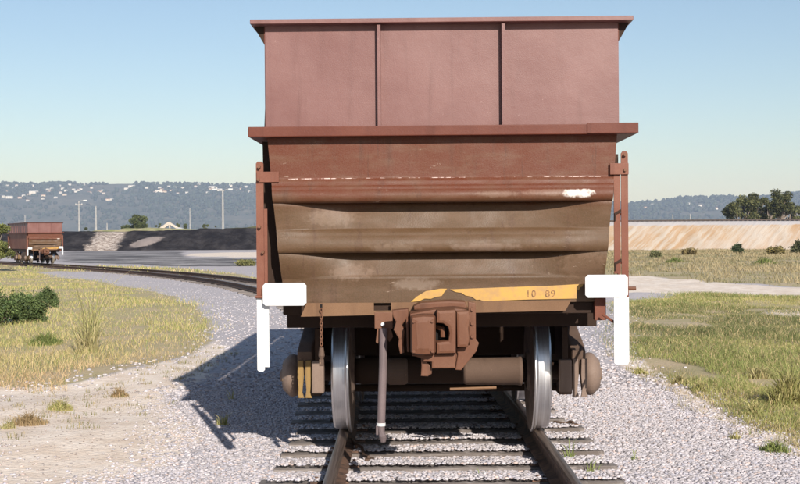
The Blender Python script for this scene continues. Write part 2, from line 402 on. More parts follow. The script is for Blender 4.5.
bank('embankment', 6, 260, 152, 9, lambda x: 3.25+.1*math.sin(x*.05), M['sandbank'], 12, 1.4, 520)
def black_top(x): return float(np.interp(x, [-140,-57,-52,-44,-36,-24,-10,5], [2.6,2.9,2.7,2.8,3.0,3.4,3.9,3.6])) + .3*mnoise.noise((x*.35, 0, 0))+.12*mnoise.noise((x*.9, 2, 0))+.07*mnoise.noise((x*1.3, 4, 0))
bank('stockpile_bank', -140, 5.5, 196, 9, black_top, M['blackbank'], 90, 2.2, 420)

bank('grassy_rise', -80, -44, 292, 6, lambda x: 4.1-.004*(x+62)**2+.2*mnoise.noise((x*.4, 9, 0)), M['rise'], 30, .5, 90)

# railway on top of the embankment: two rails and its fringe of sleepers
far = empty('distant_railway_track', (0, 163, 3.29)); tag(far, kind='structure')
for yy in (-.72, .72):
    b = nb(8, 258, yy-.04, yy+.04, .14, .3); obj('rail', b, M['dark_rail'], far)
b = bmesh.new()
for k in range(400): box(b, 8+k*.62, 8.24+k*.62, -1.3, 1.3, 0, .14)
tag(obj('sleeper', b, M['dark_rail'], far), kind='stuff')

# ---- hills
def ridge(x):
    a = np.interp(x, [-5000,-2600,-1480,-900,-540,-100,500,700,860,1050,1480,2600,5000], [150,190,213,206,205,180,124,124,118,138,150,140,110])
    return a
def fbm(x, y, s, o=4):
    r = 0; a = 1
    for k in range(o): r += a*mnoise.noise((x/s*2**k, y/s*2**k, 7.7)); a *= .5
    return r
hx = np.linspace(-4200, 4200, 300); hy = np.concatenate([np.linspace(3700, 4900, 50), np.linspace(5000, 7000, 8)])
HV = np.zeros((len(hy), len(hx), 3))
def hill_z(x, y):
    r = float(ridge(x*4600/max(y, 4000)))*1.0
    f = max(0, min(1, (y-3750)/850)); f = f**.85
    if y > 4900: f *= .97
    return r*f + fbm(x, y, 420)*14*f*(1-.6*f) + fbm(x, y, 160, 3)*4*f*(1-.4*f) - 1.5
for a in range(len(hy)):
    for b in range(len(hx)): HV[a, b] = (hx[b], hy[a], hill_z(hx[b], hy[a]))
i = np.arange(len(hx)*len(hy)).reshape(len(hy), len(hx))
F = np.stack([i[:-1,:-1], i[:-1,1:], i[1:,1:], i[1:,:-1]], -1).reshape(-1, 4)
tag(obj('hills', np_mesh('hills', HV.reshape(-1, 3), F, 4), M['hill'], smooth=True), kind='structure')
# scrub and forest on the hills, too far to tell trees apart
icv = []; bm = bmesh.new(); bmesh.ops.create_icosphere(bm, subdivisions=1, radius=1)
icv = np.array([v.co[:] for v in bm.verts]); icf = np.array([[v.index for v in f.verts] for f in bm.faces]); bm.free()
def lumps(name, pts, rad, cols, m, jit=.25, flat=1.0):
    n = len(pts); k = len(icv)
    sc = rad[:, None, None]*(1+rng.uniform(-jit, jit, (n, k, 1)))
    th = rng.uniform(0, 6.28, n); c, s = np.cos(th), np.sin(th)
    V = icv[None].repeat(n, 0)*sc
    Vx = V[..., 0]*c[:, None]-V[..., 1]*s[:, None]; Vy = V[..., 0]*s[:, None]+V[..., 1]*c[:, None]
    V = np.stack([Vx, Vy, V[..., 2]*flat], -1)+pts[:, None]
    F = (icf[None]+(np.arange(n)*k)[:, None, None]).reshape(-1, 3)
    return obj(name, np_mesh(name, V.reshape(-1, 3), F, 3, cols.repeat(k, 0)), m)
N = 16000
fx = rng.uniform(-2100, 2100, N); fy = 3760+860*rng.random(N)**.6
keep = np.array([fbm(a, b, 240, 3) > rng.uniform(-.6, .35) for a, b in zip(fx, fy)])
fx, fy = fx[keep], fy[keep]
fz = np.array([hill_z(a, b) for a, b in zip(fx, fy)])
rad = rng.uniform(3.5, 8.5, len(fx))
cc = np.array([(.036,.046,.032)])*(rng.uniform(.6, 1.5, (len(fx), 1)))
tag(lumps('hillside_forest', np.stack([fx, fy, fz+rad*.5], -1), rad, cc, M['leaf']), 'dark green scrub forest covering the distant hills', 'forest', kind='stuff')

# houses on the hillside
def house_mesh(w, d, h, wall, roof):
    bm = bmesh.new(); box(bm, -w/2, w/2, -d/2, d/2, -3, h)
    for f in bm.faces: f.material_index = 0
    n0 = len(bm.faces)
    e = .5; rz = h+d*.22
    vs = [bm.verts.new(c) for c in ((-w/2-e,-d/2-e,h),(w/2+e,-d/2-e,h),(w/2+e,d/2+e,h),(-w/2-e,d/2+e,h),(-w/2-e,0,rz),(w/2+e,0,rz))]
    for q in ((0,1,5,4),(2,3,4,5),(0,4,3),(1,2,5),(3,2,1,0)): f = bm.faces.new([vs[k] for k in q]); f.material_index = 1
    for k in (-.3, .05, .32):                                       # window openings
        box(bm, w*k-.8, w*k+.8, -d/2-.05, -d/2+.1, h*.35, h*.75)
    for f in bm.faces[n0+5:]: f.material_index = 2
    bmesh.ops.recalc_face_normals(bm, faces=bm.faces[:])
    me = bpy.data.meshes.new('house'); bm.to_mesh(me); bm.free()
    for mm in (wall, roof, M['dark_rail']): me.materials.append(mm)
    return me
HM = [house_mesh(14, 9, 5, M['house_white'], M['roof_pale']), house_mesh(17, 10, 4.5, M['house_cream'], M['roof_tile']),
      house_mesh(12, 8, 6, M['house_white'], M['roof_tile']), house_mesh(30, 12, 8, M['house_white'], M['roof_pale'])]
def on_hill(tx, tz):
    y = 3760
    while y < 4620:
        if hill_z(tx*y, y) >= 1.66+tz*y: return tx*y, y, hill_z(tx*y, y)
        y += 4
    return None
HOUSES = [(-0.32127, 0.037637, 1, 'at the far left edge, halfway'), (-0.31472, 0.040037, 0, 'left of the far wagon top, halfway'), (-0.29919, 0.042371, 0, 'above the far wagon, high'), (-0.28371, 0.039809, 0, 'above the right end of the far wagon, halfway'), (-0.29924, 0.036659, 3, 'above the far wagon, halfway'), (-0.29597, 0.037451, 0, 'above the far wagon, halfway'), (-0.3017, 0.035045, 1, 'above the far wagon, low'), (-0.29029, 0.034145, 1, 'above the right end of the far wagon, low'), (-0.28698, 0.039017, 0, 'above the right end of the far wagon, halfway'), (-0.28536, 0.037373, 1, 'above the right end of the far wagon, halfway'), (-0.27716, 0.04221, 0, 'right of the far wagon, high'), (-0.27639, 0.036492, 2, 'right of the far wagon, halfway'), (-0.27473, 0.039744, 0, 'right of the far wagon, halfway'), (-0.27229, 0.038094, 0, 'right of the far wagon, halfway'), (-0.27314, 0.034836, 1, 'right of the far wagon, low'), (-0.32294, 0.033569, 0, 'at the far left edge, low'), (-0.31805, 0.032717, 3, 'at the far left edge, low'), (-0.30989, 0.032657, 1, 'left of the far wagon top, low'), (-0.30661, 0.034265, 0, 'left of the far wagon top, low'), (-0.26576, 0.038862, 0, 'above the cross armed lamp post, halfway'), (-0.26414, 0.037218, 0, 'above the cross armed lamp post, halfway'), (-0.26168, 0.038424, 2, 'above the cross armed lamp post, halfway'), (-0.26004, 0.039228, 0, 'above the cross armed lamp post, halfway'), (-0.25272, 0.036318, 1, 'above the slim post, halfway'), (-0.24455, 0.037074, 1, 'right of the slim post, halfway'), (-0.2413, 0.035418, 2, 'right of the slim post, low'), (-0.2421, 0.037872, 0, 'right of the slim post, halfway'), (-0.23808, 0.030498, 1, 'right of the slim post, low'), (-0.23481, 0.030474, 0, 'right of the slim post, low'), (-0.2225, 0.039361, 0, 'above the round tree, halfway'), (-0.31225, 0.042467, 2, 'left of the far wagon top, high'), (-0.25756, 0.042882, 0, 'above the cross armed lamp post, high'), (-0.26899, 0.042966, 0, 'above the cross armed lamp post, high'), (-0.29112, 0.031703, 2, 'above the right end of the far wagon, low'), (-0.28051, 0.032441, 0, 'right of the far wagon, low'), (-0.30338, 0.030161, 2, 'above the far wagon, low'), (-0.31959, 0.042521, 0, 'at the far left edge, high'), (-0.25105, 0.040386, 2, 'above the slim post, high'), (-0.2184, 0.040963, 3, 'above the round tree, high'), (-0.22331, 0.039367, 0, 'above the round tree, halfway'), (-0.20617, 0.040057, 0, 'left above the trestle, high'), (-0.19556, 0.039979, 0, 'above the conveyor trestle, high'), (-0.19394, 0.038336, 1, 'above the conveyor trestle, halfway'), (-0.1964, 0.036721, 3, 'left above the trestle, halfway'), (-0.1915, 0.036686, 1, 'above the conveyor trestle, halfway'), (-0.19967, 0.035929, 2, 'left above the trestle, halfway'), (-0.18578, 0.03746, 1, 'above the conveyor trestle, halfway'), (-0.1882, 0.040742, 0, 'above the conveyor trestle, high'), (-0.18331, 0.03989, 0, 'above the conveyor trestle, high'), (-0.16617, 0.04058, 2, 'above the slim grey post, high'), (-0.16371, 0.042194, 0, 'above the slim grey post, high'), (-0.15312, 0.039668, 3, 'left of the tall lamp post, high'), (-0.14985, 0.039644, 0, 'beside the tall lamp post, high'), (-0.14742, 0.037587, 3, 'beside the tall lamp post, halfway'), (-0.15394, 0.03845, 1, 'left of the tall lamp post, halfway'), (-0.1376, 0.041187, 0, 'near the wagon edge, high'), (-0.12864, 0.038673, 1, 'near the wagon edge, halfway'), (-0.13192, 0.037065, 2, 'near the wagon edge, halfway'), (-0.12536, 0.040281, 0, 'near the wagon edge, high'), (-0.12213, 0.036177, 0, 'near the wagon edge, halfway'), (-0.17355, 0.035738, 0, 'above the slim grey post, halfway'), (-0.17679, 0.039842, 0, 'above the slim grey post, high'), (-0.18091, 0.034976, 2, 'above the conveyor trestle, low'), (-0.15642, 0.035612, 0, 'left of the tall lamp post, halfway'), (0.20017, 0.020757, 1, 'just right of the near wagon, low'), (0.2059, 0.023164, 0, 'just right of the near wagon, low'), (0.23529, 0.023764, 0, 'left of the gum trees, low'), (0.25812, 0.019516, 2, 'left of the gum trees, low'), (0.24507, 0.02206, 0, 'left of the gum trees, low')]
for k, (tx, tz, kind, where) in enumerate(HOUSES):
    p = on_hill(tx, tz)
    if not p: continue
    o = bpy.data.objects.new('house', HM[kind]); link(o); o.location = (p[0], p[1]-6, p[2]+3.5); o.scale = (.78, .78, .7); o.rotation_euler.z = random.uniform(-.4, .4)
    tag(o, {0:'small white hillside house with pale roof ', 1:'long cream hillside house with tiled roof ',
        2:'white hillside house with tiled roof ', 3:'large white hillside building '}[kind]+where, 'house', 'houses scattered over the distant hillside')

# ------------------------------------------------------------------ railway track
trk = empty('railway_track', (0, 0, 0)); tag(trk, kind='structure')
def frame_at(y):
    e = .05; x = float(track_x(y)); dx = float(track_x(y+e)-track_x(y-e))/(2*e)
    return x, math.atan(-dx)          # heading turned to the left
GA = .752
prof = [(-.07,0),(.07,0),(.07,.012),(.012,.03),(.010,.105),(.035,.118),(.036,.148),(.028,.155),(-.028,.155),(-.036,.148),(-.035,.118),(-.010,.105),(-.012,.03),(-.07,.012)]
def rail(side):
    ys = list(np.arange(-6, 100, .5)); V = []; n = len(prof)
    for yy in ys:
        x, a = frame_at(yy); z = float(base_z(x, yy))+.005
        cx, cy = x+side*GA*math.cos(a), yy+side*GA*math.sin(a)
        for u, w in prof: V.append((cx+u*math.cos(a), cy+u*math.sin(a), z+w))
    F = []; mi = []
    for r in range(len(ys)-1):
        for k in range(n):
            F.append((r*n+k, r*n+(k+1)%n, (r+1)*n+(k+1)%n, (r+1)*n+k)); mi.append(1 if k in (6,7,8) else 0)
    me = np_mesh('rail', np.array(V), np.array(F), 4); me.materials.append(M['rail']); me.materials.append(M['rail_head'])
    me.polygons.foreach_set('material_index', mi)
    return link(bpy.data.objects.new('rail', me), trk)
rail(-1); rail(1)
slm = bmesh.new(); box(slm, -1.24, 1.24, -.12, .12, -.12, .0, .012)
bmesh.ops.subdivide_edges(slm, edges=[e for e in slm.edges if abs(e.verts[0].co.x-e.verts[1].co.x) > 1.5], cuts=6)
for v in slm.verts:
    v.co.z += .012*mnoise.noise(v.co*3); v.co.y += .012*mnoise.noise(v.co*2.1+Vector((5,0,0)))
sl_me = bpy.data.meshes.new('sleeper'); slm.to_mesh(sl_me); slm.free(); sl_me.materials.append(M['sleeper'])
pl_bm = bmesh.new()
for sx in (-GA, GA):
    box(pl_bm, sx-.13, sx+.13, -.08, .08, .0, .012)
    for q in (-.09, .09): tube(pl_bm, (sx+q, .04*(1 if q > 0 else -1), .012), (sx+q, .04*(1 if q > 0 else -1), .04), .013, seg=6)
pl_me = bpy.data.meshes.new('rail_plate'); pl_bm.to_mesh(pl_me); pl_bm.free(); pl_me.materials.append(M['rail'])
yy = 5.0; k = 0
while yy < 98:
    x, a = frame_at(yy)
    if k < 150:
        o = link(bpy.data.objects.new('sleeper', sl_me), trk)
        o.location = (x+random.uniform(-.06, .06), yy, float(base_z(x, yy))-.009+random.uniform(-.007, .006)); o.rotation_euler = (random.uniform(-.02, .02), random.uniform(-.006, .006), a+random.uniform(-.03, .03))
        if k < 40:
            p = link(bpy.data.objects.new('rail_plate', pl_me), o); p.location = (0, 0, .001)
    yy += .56 if k < 40 else .62; k += 1

# ------------------------------------------------------------------ ballast stones
def stones(n, region, name, smin, smax, label):
    x, y = region(n)
    d = np.abs(x-track_x(y)); m = np.zeros(len(x), bool)
    for key in ('soil', 'path'):
        for poly in POLY[key]: m |= inside(poly, x+rng.normal(0, .25, len(x)), y+rng.normal(0, .4, len(x)))
    sandm = np.zeros(len(x), bool)
    for poly in POLY['sand']: sandm |= inside(poly, x+rng.normal(0, .3, len(x)), y+rng.normal(0, .3, len(x)))
    # sleepers stay partly clear of stones
    ph = np.abs(((y-5.0+.28) % .56)-.28)
    onsl = (d < 1.22) & (ph < .095) & (y < 27)
    keep = ~m & ~(sandm & (rng.random(len(x)) < .93)) & ~(onsl & (rng.random(len(x)) < .14)) & ~(np.abs(d-GA) < .075)
    x, y, onsl, sandm = x[keep], y[keep], onsl[keep], sandm[keep]
    r = rng.uniform(smin, smax, len(x))*np.clip(1.25-y/60, .5, 1); r[sandm] *= .55
    z = gz(x, y)+r*.1; z[onsl] = base_z(x, y)[onsl]+.004+r[onsl]*.6
    n = len(x); b = rng.uniform(.35, .54, n)
    tn = rng.random(n)
    col = np.stack([b*1.03, b*.94, b*.955], -1)
    col[sandm] *= np.array([.86, .80, .74]); col[sandm & (tn > .6)] *= .6; col[tn < .08] *= .6; col[(tn > .93)] *= np.array([1.08, .94, .84]); col[(tn > .35) & (tn < .5)] *= np.array([.9, .93, 1.0])
    o = lumps(name, np.stack([x, y, z], -1), r, np.clip(col, 0, .8), M['stone'], .38, .55)
    tag(o, label, 'ballast', kind='stuff')
def reg_near(n):
    y = rng.uniform(7.2, 13.5, n); return rng.uniform(-.36, .36, n)*y+rng.normal(0, .05, n), y
def reg_mid(n):
    y = 13.5+60*rng.random(n)**2.4; return rng.uniform(-8, 5, n)*(.5+y/40)+track_x(y)*.6, y
stones(110000, reg_near, 'ballast_stones', .008, .019, 'loose pinkish grey ballast stones around the near track')
stones(40000, reg_mid, 'ballast_stones', .013, .032, 'loose grey ballast stones beside the track further back')

# ------------------------------------------------------------------ grass
def blades(name, x, y, h, w, lean, cols, label=None, cat='grass', parent=None, z=None, curve=.5):
    n = len(x); z = gz(x, y) if z is None else z
    a = rng.uniform(0, 6.28, n); l = rng.uniform(0, 6.28, n); L = lean*h*rng.uniform(.3, 1.3, n)
    dx, dy = np.cos(a)*w/2, np.sin(a)*w/2; lx, ly = np.cos(l)*L, np.sin(l)*L
    p0 = np.stack([x-dx, y-dy, z-.02], -1); p1 = np.stack([x+dx, y+dy, z-.02], -1)
    q0 = np.stack([x-dx*.7+lx*.35, y-dy*.7+ly*.35, z+h*.55], -1); q1 = np.stack([x+dx*.7+lx*.35, y+dy*.7+ly*.35, z+h*.55], -1)
    tp = np.stack([x+lx, y+ly, z+h*(1-.25*lean)], -1)
    V = np.stack([p0, p1, q0, q1, tp], 1).reshape(-1, 3)
    b = (np.arange(n)*5)[:, None]
    F = np.concatenate([b+[0,1,3], b+[0,3,2], b+[2,3,4]], 0)
    o = obj(name, np_mesh(name, V, F, 3, cols.repeat(5, 0)), M['grass'], parent)
    return o
def sample(poly, n, ypow=1.0):
    p = np.array(poly); x = rng.uniform(p[:,0].min(), p[:,0].max(), n)
    y0, y1 = p[:,1].min(), p[:,1].max(); y = y0+(y1-y0)*rng.random(n)**ypow
    k = inside(poly, x+rng.normal(0, .25, n), y+rng.normal(0, .45, n)); return x[k], y[k]
def patchy(x, y, s, seed=0):
    return np.array([mnoise.noise((a/s, b/s*.6, seed)) for a, b in zip(x, y)])
STRAW = np.array([.42,.32,.175]); PINK = np.array([.38,.265,.155]); GRN = np.array([.15,.165,.055]); OLV = np.array([.085,.095,.04]); YEL = np.array([.33,.30,.105])
def field(name, poly, n, hm, wf, colf, label, ypow=1.6, thin=.0, gain=1.5, bare=-.42, lean=.95):
    x, y = sample(poly, n, ypow)
    pn = patchy(x, y, 1.6, 3.3)+.5*patchy(x, y, .5, 8.1)+.5*patchy(x, y, 6, 1.2)
    k = (pn > thin-rng.random(len(x))*1.1)
    k &= (patchy(x, y, 2.6, 21.)+.35*patchy(x, y, .7, 5.5)) > bare
    x, y, pn = x[k], y[k], pn[k]
    h = hm*rng.uniform(.4, 1.4, len(x))*np.clip(1+1.3*pn, .35, 2.4)
    w = wf*(.6+y/22)
    col = colf(x, y, pn)*rng.uniform(.82, 1.18, (len(x), 1))*gain
    o = blades(name, x, y, h, w*rng.uniform(.5, 1.1, len(x)), lean, col); tag(o, label, 'grass', kind='stuff')
def lerp(a, b, f): return a+(b-a)*np.clip(f, 0, 1)[:, None]
def col_left(x, y, pn):
    f = sstep(14, 24, y+pn*5)
    c = lerp(PINK, YEL, f); c = lerp(c, np.array([.17,.19,.065]), (rng.random(len(x)) < (.15+.35*f)).astype(float)); return lerp(c, STRAW, (rng.random(len(x)) < .3).astype(float))
def col_right(x, y, pn):
    c = lerp(YEL*.9, GRN*1.15, .65+pn*1.2); c = lerp(c, OLV, sstep(17, 21, y)*(1-sstep(27, 31, y))*.75)
    return lerp(c, STRAW, (rng.random(len(x)) < .2).astype(float))
def col_veg(x, y, pn): return lerp(np.array([.11,.11,.05]), np.array([.27,.215,.125]), .55+pn*1.5)
field('meadow_grass', POLY['soil'][0], 420000, .085, .0055, col_left, 'yellow green and straw coloured grass field left of the track', 2.0, .1)
field('verge_grass', POLY['soil'][1], 420000, .075, .0055, col_right, 'yellow green grass spread over the flat ground right of the track', 1.8, -.05)
field('verge_grass', POLY['soil'][2], 110000, .17, .011, col_veg, 'dull olive scrubby grass in front of the sandy embankment', 1.2, .0)
field('yard_grass', POLY['soil'][3], 26000, .12, .010, col_left, 'thin weedy grass between the curving track and the far yard', 1.2, .05)

def tuft(x, y, r, h, n, c1, c2, name='grass_tuft', label='', cat='grass', group=None, lean=.7, w=.008):
    a = rng.uniform(0, 6.28, n); q = r*rng.random(n)**.75
    px, py = q*np.cos(a), q*np.sin(a)*.8
    cols = lerp(np.array(c1), np.array(c2), rng.random(n))*rng.uniform(.7, 1.2, (n, 1))
    z = np.zeros(n)
    o = blades(name, px, py, h*rng.uniform(.3, 1.9, n)*(1.2-q/r*.85), np.full(n, w), lean, cols, z=z)
    o.location = (x, y, gz1(x, y)); tag(o, label, cat, group); return o
TUFTS = [(-3.05, 13.27, 0.097, 0.076, 260, 'brown', 'low brown grass tuft alone on the sandy gravel, nearest the left meadow edge'), (-3.41, 12.22, 0.13, 0.08, 420, 'mix', 'green and straw coloured grass tuft on pale sand left of the track'), (-3.43, 11.26, 0.184, 0.083, 600, 'brown', 'broad brown grass tuft on pale sand at the lower left'), (-3.54, 11.03, 0.072, 0.063, 200, 'straw', 'small straw tuft at the left edge beside the broad brown tuft'), (-4.74, 18.56, 0.167, 0.697, 150, 'straw', 'tall clump of long pale grass stalks standing up in the left meadow'), (-5.23, 20.75, 0.136, 0.982, 60, 'mix', 'thin tall stalks rising behind the pale clump in the left meadow'), (-5.76, 19.84, 0.292, 0.146, 700, 'green', 'low green weedy patch in the straw meadow below the bushy clump'), (-1.77, 12.8, 0.031, 0.125, 14, 'mix', 'few yellowish stalks standing in the shadow beside the wagon'), (-1.61, 11.05, 0.054, 0.099, 40, 'mix', 'small yellow green tuft at the front edge of the wagon shadow'), (3.9, 12.27, 0.2, 0.28, 900, 'mix', 'spiky yellow green tussock at the right edge of the grass'), (3.41, 11.8, 0.096, 0.096, 260, 'mix', 'small tussock left of the spiky one on the right'), (2.94, 9.63, 0.126, 0.071, 420, 'green', 'low green tuft on gravel at the lower right'), (2.78, 10.21, 0.058, 0.042, 110, 'mix', 'tiny green tuft on sandy gravel right of the track'), (3.16, 13.87, 0.113, 0.091, 260, 'straw', 'straw tuft at the inner edge of the right grass'), (2.99, 15.31, 0.112, 0.075, 200, 'mix', 'tiny tuft on gravel below the right white post'), (3.25, 13.33, 0.087, 0.087, 200, 'mix', 'yellowish tuft at the sandy edge of the right grass'), (4.4, 15.0, 0.171, 0.122, 500, 'straw', 'straw coloured patch of taller grass within the right grass'), (48.78, 186.76, 0.915, 0.61, 300, 'brown', 'low brown bushy clump at the foot of the sandy embankment'), (19.78, 88.13, 0.719, 0.288, 500, 'green', 'dull green scrub clump before the embankment near the wagon'), (23.74, 79.7, 0.781, 0.325, 600, 'green', 'dull green scrub clump before the embankment at right')]
for (x, y, r, h, n, c, label) in TUFTS:
    c1, c2 = {'straw': ((.50,.40,.22), (.34,.33,.14)), 'green': ((.12,.17,.05), (.28,.30,.10)), 'mix': ((.3,.32,.1), (.5,.42,.2)), 'brown': ((.28,.2,.1), (.42,.3,.17))}[c]
    tuft(x, y, r, h, n, c1, c2, label=label, w=.008+.0006*max(0, y-9))
# small weeds scattered over the gravel
for poly, n, nm, lb in ((POLY['sand'][0], 120, 'weed_patch', 'tiny dry weeds dotted over the pale sandy gravel on the left'),
                        (POLY['sand'][1], 150, 'weed_patch', 'tiny green weeds dotted over the sandy gravel on the right')):
    x, y = sample(poly, n*3); x, y = x[:n], y[:n]
    X2 = (x[:, None]+rng.normal(0, .05, (len(x), 16))).ravel(); Y2 = (y[:, None]+rng.normal(0, .05, (len(x), 16))).ravel()
    cols = lerp(GRN, STRAW, rng.random(len(X2)))
    tag(blades(nm, X2, Y2, rng.uniform(.02, .07, len(X2)), np.full(len(X2), .006), .9, cols), lb, 'weeds', kind='stuff')

# ------------------------------------------------------------------ leafy plants and trees
def leaves(name, P_, size, cols, parent=None):
    n = len(P_); a = rng.normal(0, 1, (n, 3)); a /= np.linalg.norm(a, axis=1)[:, None]
    b = np.cross(a, rng.normal(0, 1, (n, 3))); b /= np.linalg.norm(b, axis=1)[:, None]
    s = (size*rng.uniform(.6, 1.3, n))[:, None]
    V = np.stack([P_-a*s, P_+b*s*.45, P_+a*s, P_-b*s*.45], 1).reshape(-1, 3)
    F = (np.arange(n)*4)[:, None]+[0,1,2,3]
    return obj(name, np_mesh(name, V, F, 4, cols.repeat(4, 0)), M['leaf'], parent)
def tree(x, y, z, h, w, label, name='gum_tree', clumps=16, trunk=.3, leaf=.16, per=220, c1=(.05,.07,.025), c2=(.13,.14,.05), low=.35, cat='tree', group=None, spread=1.0, seed=None):
    rs = random.Random(seed if seed is not None else int(x*10+y))
    root = empty(name, (x, y, z)); tag(root, label, cat, group)
    bm = bmesh.new(); top = Vector((rs.uniform(-.1,.1)*w, 0, h*low))
    path_tube(bm, [Vector((0,0,-.3)), top*.55+Vector((.03*w,0,0)), top], [h*.035, h*.028, h*.022], 7)
    P_ = []; C_ = []
    for k in range(clumps):
        a = rs.uniform(0, 6.28); q = math.sqrt(rs.random())*w/2*.82; f = rs.random()
        hz = h*(low+(1-low)*(.12+.8*f*(1-.55*(q/(w/2))**2)))
        c = Vector((q*math.cos(a), q*math.sin(a)*spread, hz))
        mid = (top+c)/2+Vector((0,0,-.04*h)); path_tube(bm, [top*.8, mid, c], [h*.014, h*.009, h*.004], 5)
        r = w*rs.uniform(.09, .19)
        n = int(per*(r/(w*.14))**2)
        d = rng.normal(0, 1, (n, 3)); d /= np.linalg.norm(d, axis=1)[:, None]
        d *= (r*rng.random(n)**.45)[:, None]*np.array([1.15, 1.15, .8])
        P_.append(d+np.array(c)); tone = rs.uniform(.65, 1.35)
        C_.append((lerp(np.array(c1), np.array(c2), rng.random(n)))*tone)
    obj('trunk', bm, M['bark'], root)
    leaves('crown', np.concatenate(P_), leaf, np.concatenate(C_), root)
    return root
def bush(x, y, w, h, label, n=9000, leaf=.03, c1=(.05,.085,.028), c2=(.15,.19,.07), name='bushy_shrub', seed=1, group=None):
    rs = random.Random(seed); z = gz1(x, y); root = empty(name, (x, y, z)); tag(root, label, 'shrub', group)
    bm = bmesh.new(); P_ = []; C_ = []; m = 26
    for k in range(m):
        a = rs.uniform(0, 6.28); q = math.sqrt(rs.random())*w*.38; hz = h*rs.uniform(.2, .78)*(1-.45*(q/(w*.42))**2)
        c = Vector((q*math.cos(a), q*math.sin(a), hz)); rad_ = w*rs.uniform(.09, .17)
        path_tube(bm, [Vector((c.x*.15, c.y*.15, -.05)), Vector((c.x*.6, c.y*.6, hz*.45)), c], [h*.02, h*.014, h*.006], 5)
        d = rng.normal(0, 1, (n//m, 3)); d *= np.array([rad_, rad_, min(rad_, h*.28)])*.62
        pts = d+np.array(c); pts[:, 2] = np.abs(pts[:, 2]); P_.append(pts)
        C_.append(lerp(np.array(c1), np.array(c2), rng.random(len(d)))*rs.uniform(.65, 1.4))
    obj('stem', bm, M['bark'], root); leaves('foliage', np.concatenate(P_), leaf, np.concatenate(C_), root)
tree(60.03, 215, -0.3, 9.28, 6.32, 'leftmost gum tree beyond the embankment, with a drooping bushy crown', clumps=26, low=0.42, seed=3, group='gum trees beyond the embankment', leaf=0.2, c1=(0.045, 0.055, 0.022), c2=(0.14, 0.135, 0.055))
tree(64.12, 220, -0.3, 9.25, 4.67, 'gum tree second from the left beyond the embankment', clumps=20, low=0.42, seed=12, group='gum trees beyond the embankment', leaf=0.2, c1=(0.045, 0.055, 0.022), c2=(0.14, 0.135, 0.055))
tree(68.08, 226, -0.3, 9.07, 4.06, 'gum tree squeezed in the middle of the row beyond the embankment', clumps=18, low=0.45, seed=13, group='gum trees beyond the embankment', leaf=0.2, c1=(0.045, 0.055, 0.022), c2=(0.14, 0.135, 0.055))
tree(65.94, 212, -0.3, 9.65, 5.88, 'tallest gum tree beyond the embankment with bare trunks showing', clumps=28, low=0.5, seed=25, group='gum trees beyond the embankment', leaf=0.2, c1=(0.045, 0.055, 0.022), c2=(0.14, 0.135, 0.055))
tree(71.82, 225, -0.3, 7.9, 4.04, 'small rightmost gum tree beyond the embankment', clumps=14, low=0.45, seed=31, group='gum trees beyond the embankment', leaf=0.2, c1=(0.045, 0.055, 0.022), c2=(0.14, 0.135, 0.055))
tree(-68.95, 320, -0.3, 8.27, 7.05, 'round dark green tree standing above the black bank', clumps=26, low=0.35, name='round_tree', leaf=0.26, seed=5, c1=(0.04, 0.055, 0.022), c2=(0.11, 0.12, 0.04))
tree(-52.25, 330, -0.3, 6.71, 2.69, 'small round tree above the black bank left of the tall lamp post', clumps=12, low=0.4, name='round_tree', leaf=0.24, seed=6)
tree(-50.85, 335, -0.3, 6.22, 1.64, 'tiny bush above the black bank beside the small round tree', clumps=8, low=0.4, name='round_tree', leaf=0.2, seed=7)
tree(-82.95, 420, -0.3, 7.45, 3.43, 'dark bushy tree left of the conveyor trestle', clumps=10, low=0.3, name='round_tree', leaf=0.3, seed=8)
tree(-76.1, 420, -0.3, 7.91, 3.09, 'dark bushy tree right of the conveyor trestle', clumps=10, low=0.3, name='round_tree', leaf=0.3, seed=9)
tree(-76.85, 440, -0.3, 8.17, 2.87, 'narrow dark tree further right of the conveyor trestle', clumps=10, low=0.3, name='round_tree', leaf=0.3, seed=10)
tree(-76.88, 300, -0.3, 5.52, 1.71, 'small dark bush between the two left lamp posts', clumps=8, low=0.2, name='round_tree', leaf=0.25, seed=11)
tree(-25.18, 76, -0.3, 3.03, 2.48, 'yellow green bushy tree beside the far wagon, cut by the left edge', clumps=26, low=0.2, name='bushy_tree', leaf=0.09, seed=14, c1=(0.08, 0.1, 0.03), c2=(0.22, 0.22, 0.07), per=260)
bush(-7.8, 25.37, 0.87, 0.75, 'dense dark green bushy shrub in the left meadow', seed=41)
bush(-8.02, 24.26, 0.87, 0.85, 'dark green bushy shrub cut by the left edge of the picture', seed=42)
bush(-9.06, 31.49, 0.57, 0.59, 'small green shrub right of the dense bushy one in the left meadow', seed=43, n=4000)
bush(33.37, 120.98, 1.19, 1.13, 'dark round shrub at the foot of the sandy embankment', seed=44, n=3000, leaf=0.12, c1=(0.035, 0.055, 0.025), c2=(0.09, 0.11, 0.05))
bush(38.55, 118.37, 1.55, 1.47, 'dark shrub at the embankment foot, cut by the right edge', seed=45, n=3000, leaf=0.12, c1=(0.05, 0.05, 0.025), c2=(0.11, 0.11, 0.05))
bush(34.92, 113.8, 1.86, 0.88, 'low rusty green bush at the embankment foot right of the dark round shrub', seed=46, n=3000, leaf=0.1, c1=(0.12, 0.1, 0.035), c2=(0.25, 0.2, 0.08))
bush(27.74, 117.23, 1.53, 0.64, 'low brown bush in the scrub before the embankment', seed=47, n=2500, leaf=0.1, c1=(0.13, 0.1, 0.04), c2=(0.25, 0.19, 0.09))
bush(22.68, 108.13, 1.24, 0.67, 'low olive bush in the scrub just right of the near wagon', seed=48, n=2500, leaf=0.1, c1=(0.1, 0.11, 0.045), c2=(0.2, 0.19, 0.09))
